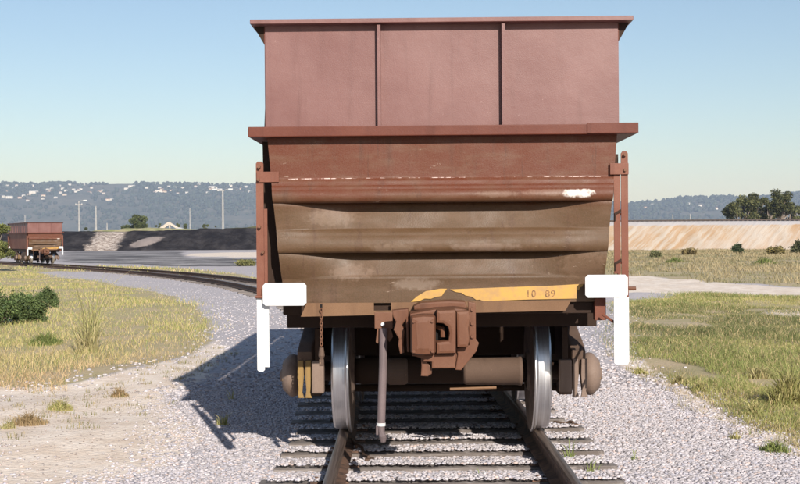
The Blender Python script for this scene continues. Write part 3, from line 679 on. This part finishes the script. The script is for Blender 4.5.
bush(-10.74, 85.35, 1.39, 0.46, 'low green weed bush by the far yard left of the near wagon', seed=49, n=2500, leaf=0.08, c1=(0.1, 0.11, 0.04), c2=(0.22, 0.2, 0.08))

# ------------------------------------------------------------------ poles, shed, far gantry
def pole(x, y, top, label, arms=0, r=.16, cat='pole', name='lamp_post', cross=False):
    z = gz1(x, y); root = empty(name, (x, y, z)); tag(root, label, cat)
    bm = bmesh.new(); tube(bm, (0,0,-.3), (0,0,top-z), r*1.15, r*.75, 10); obj('post', bm, M['pole'], root)
    for s in ((-1, 1) if arms == 2 else (1,) if arms == 1 else ()):
        bm = bmesh.new(); path_tube(bm, [Vector((0,0,top-z-.3)), Vector((s*.7,0,top-z+.12)), Vector((s*1.2,0,top-z+.14))], .06, 6)
        a = obj('lamp_arm', bm, M['pole'], root)
        bm = nb(min(s*1.1, s*2.0), max(s*1.1, s*2.0), -.18, .18, top-z+.05, top-z+.28, .04); obj('lamp_head', bm, M['lamp'], a)
    if cross:
        bm = nb(-.9, .9, -.1, .1, top-z-1.0, top-z-.8); c = obj('cross_arm', bm, M['timber'], root)
        for q in (-.75, 0, .75):
            bm = bmesh.new(); tube(bm, (q,0,top-z-.8), (q,0,top-z-.5), .08, .05, 6); obj('insulator', bm, M['lamp'], c)
    return root
pole(-34.67, 240, 10.97, 'tall pale lamp post with twin arms rising above the black bank', arms=2, r=0.24)
pole(-78.6, 300, 10.86, 'pale lamp post with cross arm above the sandy patch of the bank, left of two', arms=1, cross=True, r=0.2)
pole(-74.43, 300, 9.61, 'slim pale post with no lamp, right of the cross armed lamp post', r=0.22)
pole(-59.98, 350, 10.16, 'slim grey post midway between round tree and tall lamp post', r=0.16)
pole(-122.43, 400, 9.49, 'thin grey post seen just above the far wagon', r=0.16)
pole(-71.74, 300, 5.42, 'short pale post near the round tree', r=0.16)
pole(93.61, 420, 8.59, 'left of two small pale posts behind the embankment railway', r=0.22)
pole(99.61, 420, 8.55, 'right of two small pale posts behind the embankment railway', r=0.22)
pole(107.23, 330, 9.29, 'pale post at the right edge behind the gum trees', r=0.18)
# timber trestle beside a low pale shed beyond the black bank
gx, gy = (-71.64, 380)
root = empty('conveyor_trestle', (gx, gy, 0)); tag(root, 'pale sloping conveyor trestle seen just over the top of the black bank', 'conveyor')
bm = bmesh.new(); prism_xz(bm, [(-5.5,3.0),(-.2,6.6),(.6,6.6),(.6,6.0),(-4.6,2.6)], -.6, .6); obj('conveyor_belt_frame', bm, M['timber'], root)
bm = bmesh.new(); prism_xz(bm, [(.2,6.6),(3.4,4.6),(3.2,4.0),(0,6.0)], -.5, .5); obj('chute', bm, M['timber'], root)
for q, hh in ((-4.2, 3.3), (-2.2, 4.7), (.2, 6.2), (2.6, 4.9)):
    bm = bmesh.new(); tube(bm, (q,-.4,-.5), (q,-.4,hh), .18, .18, 8); tube(bm, (q,.4,-.5), (q,.4,hh), .18, .18, 8); obj('leg', bm, M['timber'], root)
bm = nb(1.5, 5.2, -1.2, 2, -.5, 4.1); hut = obj('hut', bm, M['shed'], root)
bm = bmesh.new(); prism_xz(bm, [(1.2,4.11),(5.5,4.11),(3.4,4.9)], -1.5, 2.3); obj('roof', bm, M['roof_pale'], hut)

# ------------------------------------------------------------------ the hopper wagon
L = 8.0                        # length of the body
def build_wagon():
    W = empty('hopper_wagon', (0, 0, 0))
    CY = L/2
    def part(name, bm, m, parent=W, smooth=False, both=True):
        """link a part and, for end fittings, its twin turned round to the other end"""
        o = obj(name, bm, m, parent, smooth)
        if both:
            c = bpy.data.objects.new(name, o.data); link(c, W)
            c.location = (0, L, 0); c.rotation_euler = (0, 0, math.pi)
            return o, c
        return o, None
    def sub(pair, name, me_or_bm, m, smooth=False):
        o = obj(name, me_or_bm, m, pair[0], smooth)
        if pair[1]: link(bpy.data.objects.new(name, o.data), pair[1])
        return o
    # upper box
    up = part('upper_end_panel', nb(-1.18, 1.18, 0, .012, 2.36, 3.08), M['oxide_faded'])
    for lx in (-.415, .412): sub(up, 'rib', nb(lx-.011, lx+.011, -.062, .001, 2.395, 3.068), M['oxide_faded'])
    for s in (-1, 1):
        obj('upper_side_panel', nb(s*1.18-.006, s*1.18+.006, .014, L-.014, 2.36, 3.08), M['oxide_faded'], W)
        for k in range(9):
            yy = .28+k*(L-.56)/8
            bm = bmesh.new(); a = [(s*1.187, 3.06), (s*1.195, 3.06), (s*1.225, 2.41), (s*1.187, 2.41)]
            prism_xz(bm, a, yy-.012, yy+.012); obj('side_rib', bm, M['oxide_faded'], W)
    # top rim: an angle all round, mitred at the corners
    bm = bmesh.new()
    box(bm, -1.27, 1.27, -.085, .03, 3.078, 3.108, .004); box(bm, -1.27, 1.27, L-.03, L+.085, 3.078, 3.108, .004)
    box(bm, -1.27, -1.165, .032, L-.032, 3.079, 3.107); box(bm, 1.165, 1.27, .032, L-.032, 3.079, 3.107)
    rim = obj('top_rim', bm, M['oxide_faded'], W)
    for s in (-1, 1):
        bm = bmesh.new(); prism_xz(bm, [(s*1.185, 3.076), (s*1.258, 3.076), (s*1.185, 2.95)], .02, .10)
        sub(part('rim_gusset', bm, M['underframe']), 'weld', nb(s*1.185-.004, s*1.185+.004, .012, .019, 2.96, 3.07), M['oxide'])  # gusset takes the dark tone as painted shade under the rim
    # middle flange
    bm = bmesh.new(); box(bm, -1.285, 1.285, -.11, .02, 2.325, 2.392, .006)
    fl = part('middle_flange', bm, M['oxide'])
    bm = nb(.955, 1.292, -.12, -.111, 2.33, 2.398, .003); sub(fl, 'splice_plate', bm, M['oxide'])
    for s in (-1, 1): obj('side_flange', nb(min(s*1.17, s*1.285), max(s*1.17, s*1.285), .022, L-.022, 2.327, 2.39), M['oxide'], W)
    # pressed lower end sheet with two rolled lips
    prof = [(2.33,0,0),(2.25,0,0),(2.15,0,0),(2.06,0,0),(2.046,-.002,-.001),(2.035,-.014,-.010),(2.02,-.022,-.018),(2.0,-.024,-.02),(1.992,-.03,-.026),(1.985,-.038,-.034),(1.975,-.038,-.034),(1.965,-.045,-.04),(1.945,-.058,-.05),
            (1.925,-.062,-.052),(1.908,-.056,-.046),(1.900,-.044,-.036),(1.897,-.03,-.030),(1.895,.10,-.022),(1.885,.102,-.021),(1.86,.098,-.016),(1.80,.082,-.008),(1.715,.058,.004),(1.703,.054,.004),(1.697,.034,.000),(1.685,.030,-.002),(1.678,.020,-.004),
            (1.668,.02,-.004),(1.655,.008,-.010),(1.62,-.004,-.016),(1.59,-.010,-.018),(1.572,-.004,-.014),(1.564,.006,-.008),(1.561,.016,-.006),(1.558,.13,.004),(1.548,.132,.006),(1.50,.12,.012),(1.40,.092,.05),(1.385,.085,.065),(1.378,.074,.068),(1.372,.078,.07),(1.30,.072,.072),(1.21,.072,.072)]
    bm = bmesh.new(); nc = 61; rows = []
    for z, m_, e_ in prof:
        hw = 1.168-(2.32-z)*.088
        r = []
        for c in range(nc):
            u = -1+2*c/(nc-1); f = float(sstep(.5, 1.0, abs(u)))
            r.append(bm.verts.new((u*hw, m_+(e_-m_)*f+.004*mnoise.noise((u*3, z*4, 1)), z)))
        rows.append(r)
    for a, b in zip(rows, rows[1:]):
        for c in range(nc-1): bm.faces.new((a[c], a[c+1], b[c+1], b[c]))
    for f in bm.faces: f.smooth = True
    pr = part('lower_end_sheet', bm, M['end'])
    for o in pr:
        md = o.modifiers.new('thick', 'SOLIDIFY'); md.thickness = .012; md.offset = -1
        md2 = o.modifiers.new('split', 'EDGE_SPLIT'); md2.split_angle = R(75)
    bm = bmesh.new()
    for k in range(44):
        x0 = -1.03+k*.0475; tube(bm, (x0, -.009, 2.046+random.uniform(-.0015,.0015)), (x0+.044, -.009, 2.046+random.uniform(-.0015,.0015)), .0075, seg=6)
    sub(pr, 'weld_seam', bm, M['weld'])
    # lower side sheets with ribs
    for s in (-1, 1):
        bm = bmesh.new()
        pts = [(s*1.150,2.325),(s*1.162,2.325),(s*1.075,1.215),(s*1.063,1.215)]
        prism_xz(bm, pts, .10, L-.10); obj('lower_side_sheet', bm, M['oxide_post'], W)
    # added dark sheet filling the black gap left of the end sheet (right-hand corner on the other end)
    bm = bmesh.new(); prism_xz(bm, [(-1.232,2.32),(-1.16,2.32),(-1.06,1.2),(-1.215,1.2)], .22, .24)
    part('dark_gap_sheet', bm, M['underframe'])
    # chutes inside and the discharge doors below
    bm = bmesh.new(); prism_yz(bm, [(.11,2.32),(.13,2.32),(2.0,1.25),(1.98,1.25)], -1.05, 1.05); prism_yz(bm, [(L-.11,2.32),(L-.13,2.32),(L-2.0,1.25),(L-1.98,1.25)], -1.05, 1.05)
    obj('floor_slope', bm, M['oxide'], W)
    for k in range(2):
        y0 = 3.0+k*1.05
        bm = bmesh.new(); prism_yz(bm, [(y0,1.22),(y0+.95,1.22),(y0+.75,.52),(y0+.2,.52)], -.62, .62); pk = obj('discharge_hopper', bm, M['underframe'], W)
        obj('discharge_door', nb(-.6, .6, y0+.2, y0+.75, .47, .51), M['rust'], pk)
    # underframe
    bm = nb(-1.085, 1.085, .10, .22, 1.13, 1.208, .006); hs = part('headstock', bm, M['underframe'])
    sub(hs, 'end_box', nb(1.02, 1.095, .04, .128, 1.085, 1.235, .004), M['oxide_post'])
    part('end_cross_beam', nb(-1.12, 1.12, .66, .78, 1.0, 1.195, .006), M['underframe'])
    obj('centre_sill', nb(-.17, .17, .784, L-.784, .86, 1.20), M['underframe'], W)
    for s in (-1, 1): obj('side_sill', nb(s*1.0-.05, s*1.0+.05, .784, L-.784, 1.0, 1.205), M['underframe'], W)
    for yy in (2.15, 2.9, 5.1, 5.85): obj('cross_bearer', nb(-.948, .948, yy-.06, yy+.06, 1.04, 1.2), M['underframe'], W)
    # apron below the end sheet
    bm = bmesh.new(); prism_xz(bm, [(-.918,1.214),(-.465,1.214),(-.465,1.160),(-.35,1.160),(-.35,1.214),(.862,1.222),(.822,1.152),(-.958,1.122)], .034, .046)
    ap = part('apron_plate', bm, M['dusty'])
    sub(ap, 'chain_slot_shade', nb(-.826, -.812, .0295, .0335, 1.165, 1.205), M['black'])  # solid black block painted as the dark of the slot
    # draft gear pocket above the coupler
    def q(a, b): return (a/779-.347, 1.387-b/779)
    bm = bmesh.new(); prism_xz(bm, [q(*p) for p in ((118,146),(150,128),(250,122),(300,120),(380,124),(392,150),(385,165),(120,165))], -.18, .03, .012)
    part('coupler_housing', bm, M['rust'])
    # yellow stripe, broken where the paint has worn away, and the stencilled number
    def ys(a, b): return ((a-442.2)/149.4, 1.66+(236-b)/149.4)
    YS = .052
    bm = bmesh.new(); prism_xz(bm, [ys(*p) for p in ((410,302.3),(416,297),(421,294),(425,291.6),(432,290.5),(440,289.2),(446.5,289.3),(443.5,293),(441,296.6),(435,297.4),(430,299.4),(424,299),(418,301.7))], YS, YS+.004)
    y1 = part('yellow_stripe', bm, M['yellow'])
    bm = bmesh.new(); prism_xz(bm, [ys(*p) for p in ((449.5,290),(500,288.3),(545,287.2),(583.5,285.3),(582.4,288),(580.3,288.6),(579,291.4),(577.2,291.8),(577.2,300),(530,300.6),(483,302),(479,300.4),(476,300.8),(471,297.4),(465,296.2),(461,293.5),(455,292.6))], YS, YS+.004)
    y2 = part('yellow_stripe', bm, M['yellow'])
    cu = bpy.data.curves.new('painted_number', 'FONT'); cu.body = '10'; cu.size = .062; cu.extrude = .0006; cu.space_character = 1.1
    for body, lx in (('10', 525.5), ('89', 545)):
        cu = bpy.data.curves.new('painted_number', 'FONT'); cu.body = body; cu.size = .066; cu.extrude = .0008; cu.space_character = 1.15
        tmp = bpy.data.objects.new('tmp', cu); COL.objects.link(tmp)
        dg = bpy.context.evaluated_depsgraph_get(); me = bpy.data.meshes.new_from_object(tmp.evaluated_get(dg)); bpy.data.objects.remove(tmp)
        X0, Z0 = ys(lx, 298.2)
        me.transform(Matrix.Translation((X0, YS-.0015, Z0)) @ Matrix.Rotation(R(90), 4, 'X'))
        sub(y2, 'painted_number', me, M['ink'])
    # white hand-rail plates and corner posts (ladder stiles)
    for nm, x0, x1, z0, z1, s in (('L', -1.199, -.908, 1.203, 1.355, -1), ('R', .940, 1.222, 1.243, 1.395, 1)):
        r = .018
        bm = bmesh.new(); prism_xz(bm, [(x0+r,z0),(x1-r,z0),(x1,z0+r),(x1,z1-r),(x1-r,z1),(x0+r,z1),(x0,z1-r),(x0,z0+r)], -.085, -.072, .003)
        part('white_foot_plate', bm, M['white'])
        part('plate_stay', nb(min(s*.97,s*1.05), max(s*.97,s*1.05), -.071, .12, z0+.05, z0+.07), M['underframe'])
    # left post
    def post(xa, xb, ztop, zmid, zbot, s, inner):
        bm = bmesh.new(); prism_xz(bm, [(xa,zmid),(xb,zmid),(xb,ztop-.015),(xb-.01 if xb > xa else xb+.01,ztop),(xa+.01,ztop),(xa,ztop-.015)], -.03, -.018)
        ox = xa if s < 0 else xb
        box(bm, min(ox, ox-s*.012), max(ox, ox-s*.012), -.017, .05, zmid, ztop-.03)
        p = part('corner_post', bm, M['oxide_post'])
        bm = bmesh.new(); prism_xz(bm, [(xa,zbot+.012),(xa+.012,zbot),(xb-.012+.0,zbot),(xb,zbot+.012),(xb,zmid-.002),(xa,zmid-.002)], -.034, -.020)
        box(bm, min(ox, ox-s*.012), max(ox, ox-s*.012), -.019, .05, zbot+.02, zmid-.003)
        part('white_post', bm, M['white'])
        return p
    p = post(-1.245, -1.195, 2.167, 1.262, .76, -1, 0)
    part('post_backing_strip', nb(-1.194, -1.172, -.026, -.012, 1.262, 1.85), M['oxide_post'])
    part('white_post_backing', nb(-1.196, -1.164, -.033, -.020, .79, 1.259), M['white'])
    bm = nb(-1.24, -1.09, -.046, -.031, 2.027, 2.098, .003); br = part('post_bracket', bm, M['oxide_post'])
    for zz, xx in ((2.13, -1.222), (2.045, -1.226), (1.73, -1.222), (1.56, -1.2)):
        bm = bmesh.new(); tube(bm, (xx, -.031 if zz > 2.1 or zz < 2 else -.047, zz), (xx, -.062, zz), .011, seg=6); sub(p, 'bolt', bm, M['rust'])
    bm = bmesh.new(); tube(bm, (-1.25, -.05, 1.262), (-1.16, -.05, 1.258), .010, seg=8); part('post_rod', bm, M['oxide_post'])
    p = post(1.190, 1.236, 2.215, 1.245, .80, 1, 0)
    part('post_backing_strip', nb(1.143, 1.186, -.020, -.008, 1.4, 2.13), M['oxide_post'])
    bm = bmesh.new(); prism_xz(bm, [(1.128,.81),(1.138,.80),(1.222,.80),(1.222,1.242),(1.128,1.242)], -.084, -.074, .002); part('white_post_front', bm, M['white'])
    br2 = part('post_bracket', nb(1.115, 1.238, -.046, -.031, 2.06, 2.135, .003), M['oxide_post'])
    part('post_lug', nb(1.118, 1.18, .02, .06, 2.13, 2.2, .003), M['underframe'])
    for zz, xx in ((2.09, 1.213), (2.19, 1.213)):
        bm = bmesh.new(); tube(bm, (xx, -.031 if zz > 2.15 else -.047, zz), (xx, -.062, zz), .011, seg=6); sub(p, 'bolt', bm, M['rust'])
    # ladders along the sides behind the posts
    for s in (-1, 1):
        xo = s*1.232
        bm = nb(xo-.006, xo+.006, .34, .39, .80, 2.15); st = part('ladder_stile', bm, M['oxide_post'])
        for zz in (.84, 1.12, 1.47, 1.80, 2.1):
            bm = bmesh.new(); tube(bm, (xo-s*.012, -.015, zz), (xo-s*.012, .38, zz), .010, seg=8)
            sub(st, 'rung', bm, M['oxide_post'])
    for zz in (1.47, 1.80):
        bm = bmesh.new(); prism_xz(bm, [(1.146,zz-.05),(1.152,zz-.05),(1.156,zz-.005),(1.192,zz+.012),(1.186,zz+.03),(1.146,zz+.005)], -.030, -.021); part('rung_end', bm, M['underframe'])
    # stub and hook by the right post
    bm = bmesh.new(); tube(bm, (1.235,-.02,1.30), (1.285,-.02,1.30), .013, seg=8); part('stub_bolt', bm, M['rust'])
    bm = bmesh.new(); path_tube(bm, [Vector((1.06,-.02,1.13)), Vector((1.17,-.06,1.055)), Vector((1.178,-.06,1.10)), Vector((1.205,-.06,1.105))], .009, 6); part('hook', bm, M['oxide_post'])
    # chain hanging from the apron
    bm = bmesh.new(); zc = 1.165
    for k in range(11):
        a = (k % 2)*math.pi/2; segs = 10; pts = []
        for j in range(segs+1):
            th = 2*math.pi*j/segs; u = .0085*math.cos(th); w = .0155*math.sin(th)
            pts.append(Vector((-.819+u*math.cos(a+.5), .018+u*math.sin(a+.5), zc-k*.0225+w)))
        for j in range(segs): tube(bm, pts[j], pts[j+1], .0038, seg=5)
    ch = part('safety_chain', bm, M['rust'])
    bm = bmesh.new(); tube(bm, (-.819,.018,.915), (-.819,.018,.86), .014, .022, 8); tube(bm, (-.819,.018,.86), (-.819,.018,.835), .022, .012, 8); box(bm, -.835, -.803, .008, .028, .79, .836, .004); sub(ch, 'shackle', bm, M['bogie'])
    # brake hose
    bm = bmesh.new(); box(bm, -.457, -.337, -.06, -.045, 1.045, 1.155, .004); prism_xz(bm, [(-.44,1.044),(-.35,1.044),(-.335,.99),(-.36,.955),(-.385,1.0),(-.41,.985),(-.435,.945),(-.45,.955)], -.05, -.035); hb = part('hose_bracket', bm, M['rust'])
    sub(hb, 'bolt', tube(bmesh.new(), (-.402,-.061,1.075), (-.402,-.075,1.075), .013, seg=8), M['steel_spot'])
    bm = bmesh.new(); path_tube(bm, [Vector((-.397,-.075,1.05)), Vector((-.402,-.085,.80)), Vector((-.412,-.10,.55)), Vector((-.418,-.105,.40))], .027, 16)
    ho = part('air_hose', bm, M['hose'], smooth=False)
    sub(ho, 'hose_clamp', tube(bmesh.new(), (-.4175,-.105,.425), (-.418,-.105,.405), .030, seg=16), M['white'])
    bm = bmesh.new(); path_tube(bm, [Vector((-.418,-.105,.40)), Vector((-.415,-.11,.36)), Vector((-.405,-.12,.33)), Vector((-.405,-.12,.30))], [.026,.022,.026,.018], 10); box(bm, -.452, -.436, -.12, -.09, .345, .41, .005); box(bm, -.44, -.40, -.115, -.095, .38, .395, .003)
    sub(ho, 'coupling_head', bm, M['hose'])
    # knuckle coupler
    cp = part('coupler', prism_xz(bmesh.new(), [q(*p) for p in ((100,172),(225,150),(325,145),(398,155),(398,250),(400,330),(330,440),(205,440),(205,365),(110,365))], -.42, -.10, .015), M['rust'])
    sub(cp, 'shank', nb(-.09, .09, -.12, .5, .95, 1.13), M['rust'])
    bm = prism_xz(bmesh.new(), [q(*p) for p in ((104,186),(112,176),(165,170),(218,172),(226,182),(226,352),(218,364),(165,368),(114,362),(104,350))], -.60, -.42, .045); sub(cp, 'knuckle', bm, M['rust'])
    bm = bmesh.new(); ring = [q(*p) for p in ((232,150),(320,146),(326,160),(324,360),(228,362),(228,305),(250,302),(286,298),(292,262),(286,232),(262,214),(228,212))]
    prism_xz(bm, ring, -.56, -.42, .02); sub(cp, 'guard_arm', bm, M['rust'])
    sub(cp, 'pocket', prism_xz(bmesh.new(), [q(*p) for p in ((226,210),(262,212),(290,232),(294,262),(286,300),(228,304))], -.425, -.422), M['black'])  # black sheet painting the shade at the back of the pocket
    bm = bmesh.new(); path_tube(bm, [Vector((*[q(232,235)[0]], -.44, q(232,235)[1])), Vector((q(262,245)[0], -.47, q(262,245)[1])), Vector((q(262,285)[0], -.47, q(262,285)[1]))], .016, 8); sub(cp, 'lock_pin', bm, M['rust'])
    for a, b in ((120,200),(120,345),(210,200),(210,345)):
        X0, Z0 = q(a, b); sub(cp, 'rivet', tube(bmesh.new(), (X0,-.596,Z0), (X0,-.606,Z0), .010, seg=8), M['rust'])
    for a, b in ((408,150),(408,220),(408,285)):
        X0, Z0 = q(a, b); sub(cp, 'bolt', tube(bmesh.new(), (X0,-.44,Z0), (X0,-.458,Z0), .012, seg=6), M['rust'])
    # left ear with the release arm
    bm = prism_xz(bmesh.new(), [q(*p) for p in ((10,158),(92,150),(96,365),(84,365),(80,205),(60,232),(74,262),(66,330),(72,368),(50,376),(40,330),(44,300),(18,255),(30,215),(16,190))], -.36, -.24, .008); sub(cp, 'release_arm', bm, M['rust'])
    bm = prism_xz(bmesh.new(), [q(*p) for p in ((328,158),(392,155),(396,196),(388,240),(392,300),(384,332),(330,334))], -.52, -.42, .018); sub(cp, 'lug', bm, M['rust'])
    # right hanger plate with the slotted foot
    bm = prism_xz(bmesh.new(), [q(*p) for p in ((388,112),(426,120),(426,298),(440,318),(428,358),(352,452),(322,450),(336,372),(325,345),(392,328))], -.44, -.41, .006); sub(cp, 'hanger_plate', bm, M['rust'])
    bm = prism_xz(bmesh.new(), [q(*p) for p in ((112,368),(324,368),(322,438),(206,438),(206,405),(166,404),(164,380),(112,376))], -.50, -.40, .01); sub(cp, 'bottom_plate', bm, M['rust'])
    bm = prism_xz(bmesh.new(), [q(*p) for p in ((154,388),(172,386),(184,408),(208,440),(206,468),(186,480),(152,478),(156,430))], -.46, -.40, .008); sub(cp, 'bottom_lug', bm, M['rust'])
    bm = bmesh.new(); lathe_x(bm, [(.16,.088),(.18,.1),(.56,.103),(.565,.108),(.585,.108),(.592,.09)], 0, .80, .664, 28)
    for f in bm.faces: f.smooth = len(f.verts) == 4
    cy = part('brake_cylinder', bm, M['bogie'])
    sub(cy, 'push_rod', tube(bmesh.new(), (.06, .78, .535), (.40, .78, .545), .010, seg=8), M['dusty'])
    bm = bmesh.new(); lathe_x(bm, [(-.40,.085),(-.385,.1),(-.27,.1),(-.25,.085)], 0, .85, .66, 24); part('cylinder_cap', bm, M['bogie'])
    # ------- bogies
    WR = .45; ZC = .16+WR
    for yb in (2.20, L-2.20):
        B = empty('bogie', (0, yb, 0), 0, W)
        for s in (-1, 1):
            out = [(-1.28,.80),(-1.12,.86),(-.95,.90),(-.55,1.0),(.55,1.0),(.95,.90),(1.12,.86),(1.28,.80),(1.26,.62),(1.02,.60),(1.0,.70),(.70,.70),(.66,.52),(.42,.36),(-.42,.36),(-.66,.52),(-.70,.70),(-1.0,.70),(-1.02,.60),(-1.26,.62)]
            bm = bmesh.new(); prism_yz(bm, out, s*1.02-.055, s*1.02+.055, .012); sf = obj('side_frame', bm, M['bogie'], B)
            bm = bmesh.new()
            for a in (-.14, .0, .14):
                for k in range(9): tube(bm, (s*1.02, a, .44+k*.03), (s*1.02, a, .452+k*.03), .055, seg=10)
            obj('spring_nest', bm, M['bogie'], B)
            for e in (-1, 1):
                # box end plates, slotted, at the tip of each frame
                for dx in (-.052, .006) if s < 0 else (-.05, .015):
                    bm = bmesh.new(); x0 = s*1.02+dx
                    prism_xz(bm, [(x0+.004,.74),(x0+.044,.74),(x0+.048,.62),(x0+.036,.50),(x0+.05,.46),(x0,.46),(x0+.008,.52),(x0,.62)], e*1.30-.012, e*1.30+.012, .004)
                    obj('box_guide', bm, M['yellow_grease'] if s*e > 0 else M['bogie_pale'], B)
        obj('bolster', nb(-.99, .99, -.16, .16, .66, .90, .02), M['underframe'], B)
        for e in (-1, 1):
            yw = e*.85
            for s in (-1, 1):
                # tyre with its flange on the inside
                prof_t = [(-.135/2-.0, .40), (-.0675, .478-.012), (-.058, .478), (-.046, .475), (-.036, .457), (-.03, WR+.002), (.05, WR-.004), (.0675, WR-.012), (.0675, .40)]
                bm = bmesh.new(); seg = 64
                lathe_x(bm, [(s*a, b) for a, b in prof_t], s*.755, yw, ZC, seg)
                for f in bm.faces:
                    c = f.calc_center_median(); rr = math.hypot(c.y-yw, c.z-ZC); f.smooth = len(f.verts) == 4
                    f.material_index = 0 if rr > .435 else 1
                wh = obj('wheel', bm, [M['tread'], M['wheel']], B)
                bm = bmesh.new(); lathe_x(bm, [(-.055,.40),(-.03,.39),(-.02,.2),(-.06,.17),(-.09,.14),(.09,.14),(.07,.17),(.03,.2),(.02,.39),(.055,.40)], s*.755, yw, ZC, 40)
                obj('wheel_disc', bm, M['wheel'], wh)
                # bearing cap
                bm = bmesh.new(); lathe_x(bm, [(s*a, b) for a, b in ((.0,.15),(.05,.165),(.075,.16),(.10,.135),(.125,.11),(.13,.05),(.145,.045),(.15,.02))], s*1.085, yw-.15 if e < 0 else yw+.15, ZC-.015, 28)
                for f in bm.faces: f.smooth = len(f.verts) == 4
                cap = obj('bearing_cap', bm, M['bogie_pale'], B)
                for k in range(6):
                    th = k*math.pi/3+.2
                    bm = bmesh.new(); c = (s*1.165, (yw-.15 if e < 0 else yw+.15)+.105*math.cos(th), ZC-.015+.105*math.sin(th)); tube(bm, c, (c[0]+s*.04, c[1], c[2]), .014, seg=6); obj('bolt', bm, M['yellow_grease'], cap)
                # brake block and hanger inboard of the frame
                bm = nb(s*.915-.045, s*.915+.045, e*1.33-.04, e*1.33+.04, .50, .74, .012); bl = obj('brake_hanger', bm, M['bogie_pale'], B)
                bm = bmesh.new(); prism_yz(bm, [(e*1.31,.44),(e*1.345,.44),(e*1.375,.60),(e*1.345,.78),(e*1.31,.78),(e*1.335,.60)], s*.755-.04, s*.755+.04)
                obj('hanger_link', nb(s*.915-.02, s*.915+.02, e*1.33-.02, e*1.33+.02, .741, .98), M['underframe'], bl); bm.free()
            bm = bmesh.new(); lathe_x(bm, [(-.92,.075),(-.66,.075),(-.66,.095),(-.62,.1),(-.60,.103),(.60,.103),(.62,.1),(.66,.095),(.66,.075),(.92,.075)], 0, yw, ZC, 28)
            for f in bm.faces: f.smooth = len(f.verts) == 4
            obj('axle', bm, M['underframe'], B)  # axle given the dark tone as painted shade
        bm = bmesh.new(); tube(bm, (-.95, -.40, .42), (.95, -.40, .42), .03, seg=8); obj('brake_beam', bm, M['underframe'], B)
        tube_b = bmesh.new(); tube(tube_b, (-.95, .40, .42), (.95, .40, .42), .03, seg=8); obj('brake_beam', tube_b, M['underframe'], B)
    return W
wag = build_wagon()
wag.location = (.285, 8.2, 0); wag.rotation_euler = (0, 0, R(-1.0))
tag(wag, 'large reddish brown hopper wagon filling the view, seen end on', 'wagon', 'rail hopper wagons on the track')
w2 = copy_tree(wag)
yf = 86.0; xf, hf = frame_at(yf)
w2.location = (xf, yf, float(base_z(xf, yf))); w2.rotation_euler = (0, 0, R(27))
tag(w2, 'small distant reddish brown hopper wagon parked on the far left of the curving track', 'wagon', 'rail hopper wagons on the track')

# weeds by the rails and two thin dark strips on the ground
for (x, y, r, h, n, lb) in ((1.28, 9.3, .05, .10, 26, 'small green weed close outside the right rail'), (1.36, 8.75, .05, .08, 20, 'green weed outside the right rail, nearest the picture bottom'),
        (-.12, 8.95, .05, .05, 10, 'tiny weed between the rails near the hanging hose'), (1.75, 9.2, .04, .06, 16, 'weed at the sleeper ends right of the track'), (.55, 8.6, .03, .04, 8, 'tiny sprout in the middle between the rails')):
    tuft(x, y, r, h, n, (.14,.2,.06), (.3,.33,.12), name='weed', label=lb, cat='weed', group='small weeds beside the near rails')
for (x, y, a, ln) in ((-.43, 10.1, -1.4, 1.1), (1.34, 10.75, -.6, .2)):
    bm = bmesh.new(); pts = [Vector((0,0,.03))]
    for k in range(1, 6): pts.append(Vector((k*ln/5*math.cos(a)+random.uniform(-.02,.02), k*ln/5*math.sin(a)+random.uniform(-.02,.02), .03+random.uniform(-.005,.02))))
    path_tube(bm, pts, .012, 6); box(bm, pts[-1].x-.03, pts[-1].x+.04, pts[-1].y-.04, pts[-1].y+.04, 0, .04, .01)
    o = obj('dark_strip', bm, M['bogie']); o.location = (x, y, gz1(x, y)+.02)
    tag(o, 'thin dark strip lying between the rails just inside the left rail' if x < 1 else 'short dark strip lying on the gravel outside the right rail', 'ground_mark')

# ------------------------------------------------------------------ haze
HZ = .00014
bm = nb(-7000, 7000, -900, 8000, -3, 330)
hz = obj('haze', bm); tag(hz, 'thin pale haze in the air over the whole plain', 'haze', kind='stuff')
hm = bpy.data.materials.new('haze_air'); hm.use_nodes = True; hn = hm.node_tree; hn.nodes.clear()
pv = hn.nodes.new('ShaderNodeVolumePrincipled'); pv.inputs['Density'].default_value = HZ; pv.inputs['Color'].default_value = (.58,.72,1,1); pv.inputs['Anisotropy'].default_value = .0; pv.inputs['Absorption Color'].default_value = (1,1,1,1)
ho_ = hn.nodes.new('ShaderNodeOutputMaterial'); hn.links.new(pv.outputs[0], ho_.inputs['Volume']); hz.data.materials.append(hm)
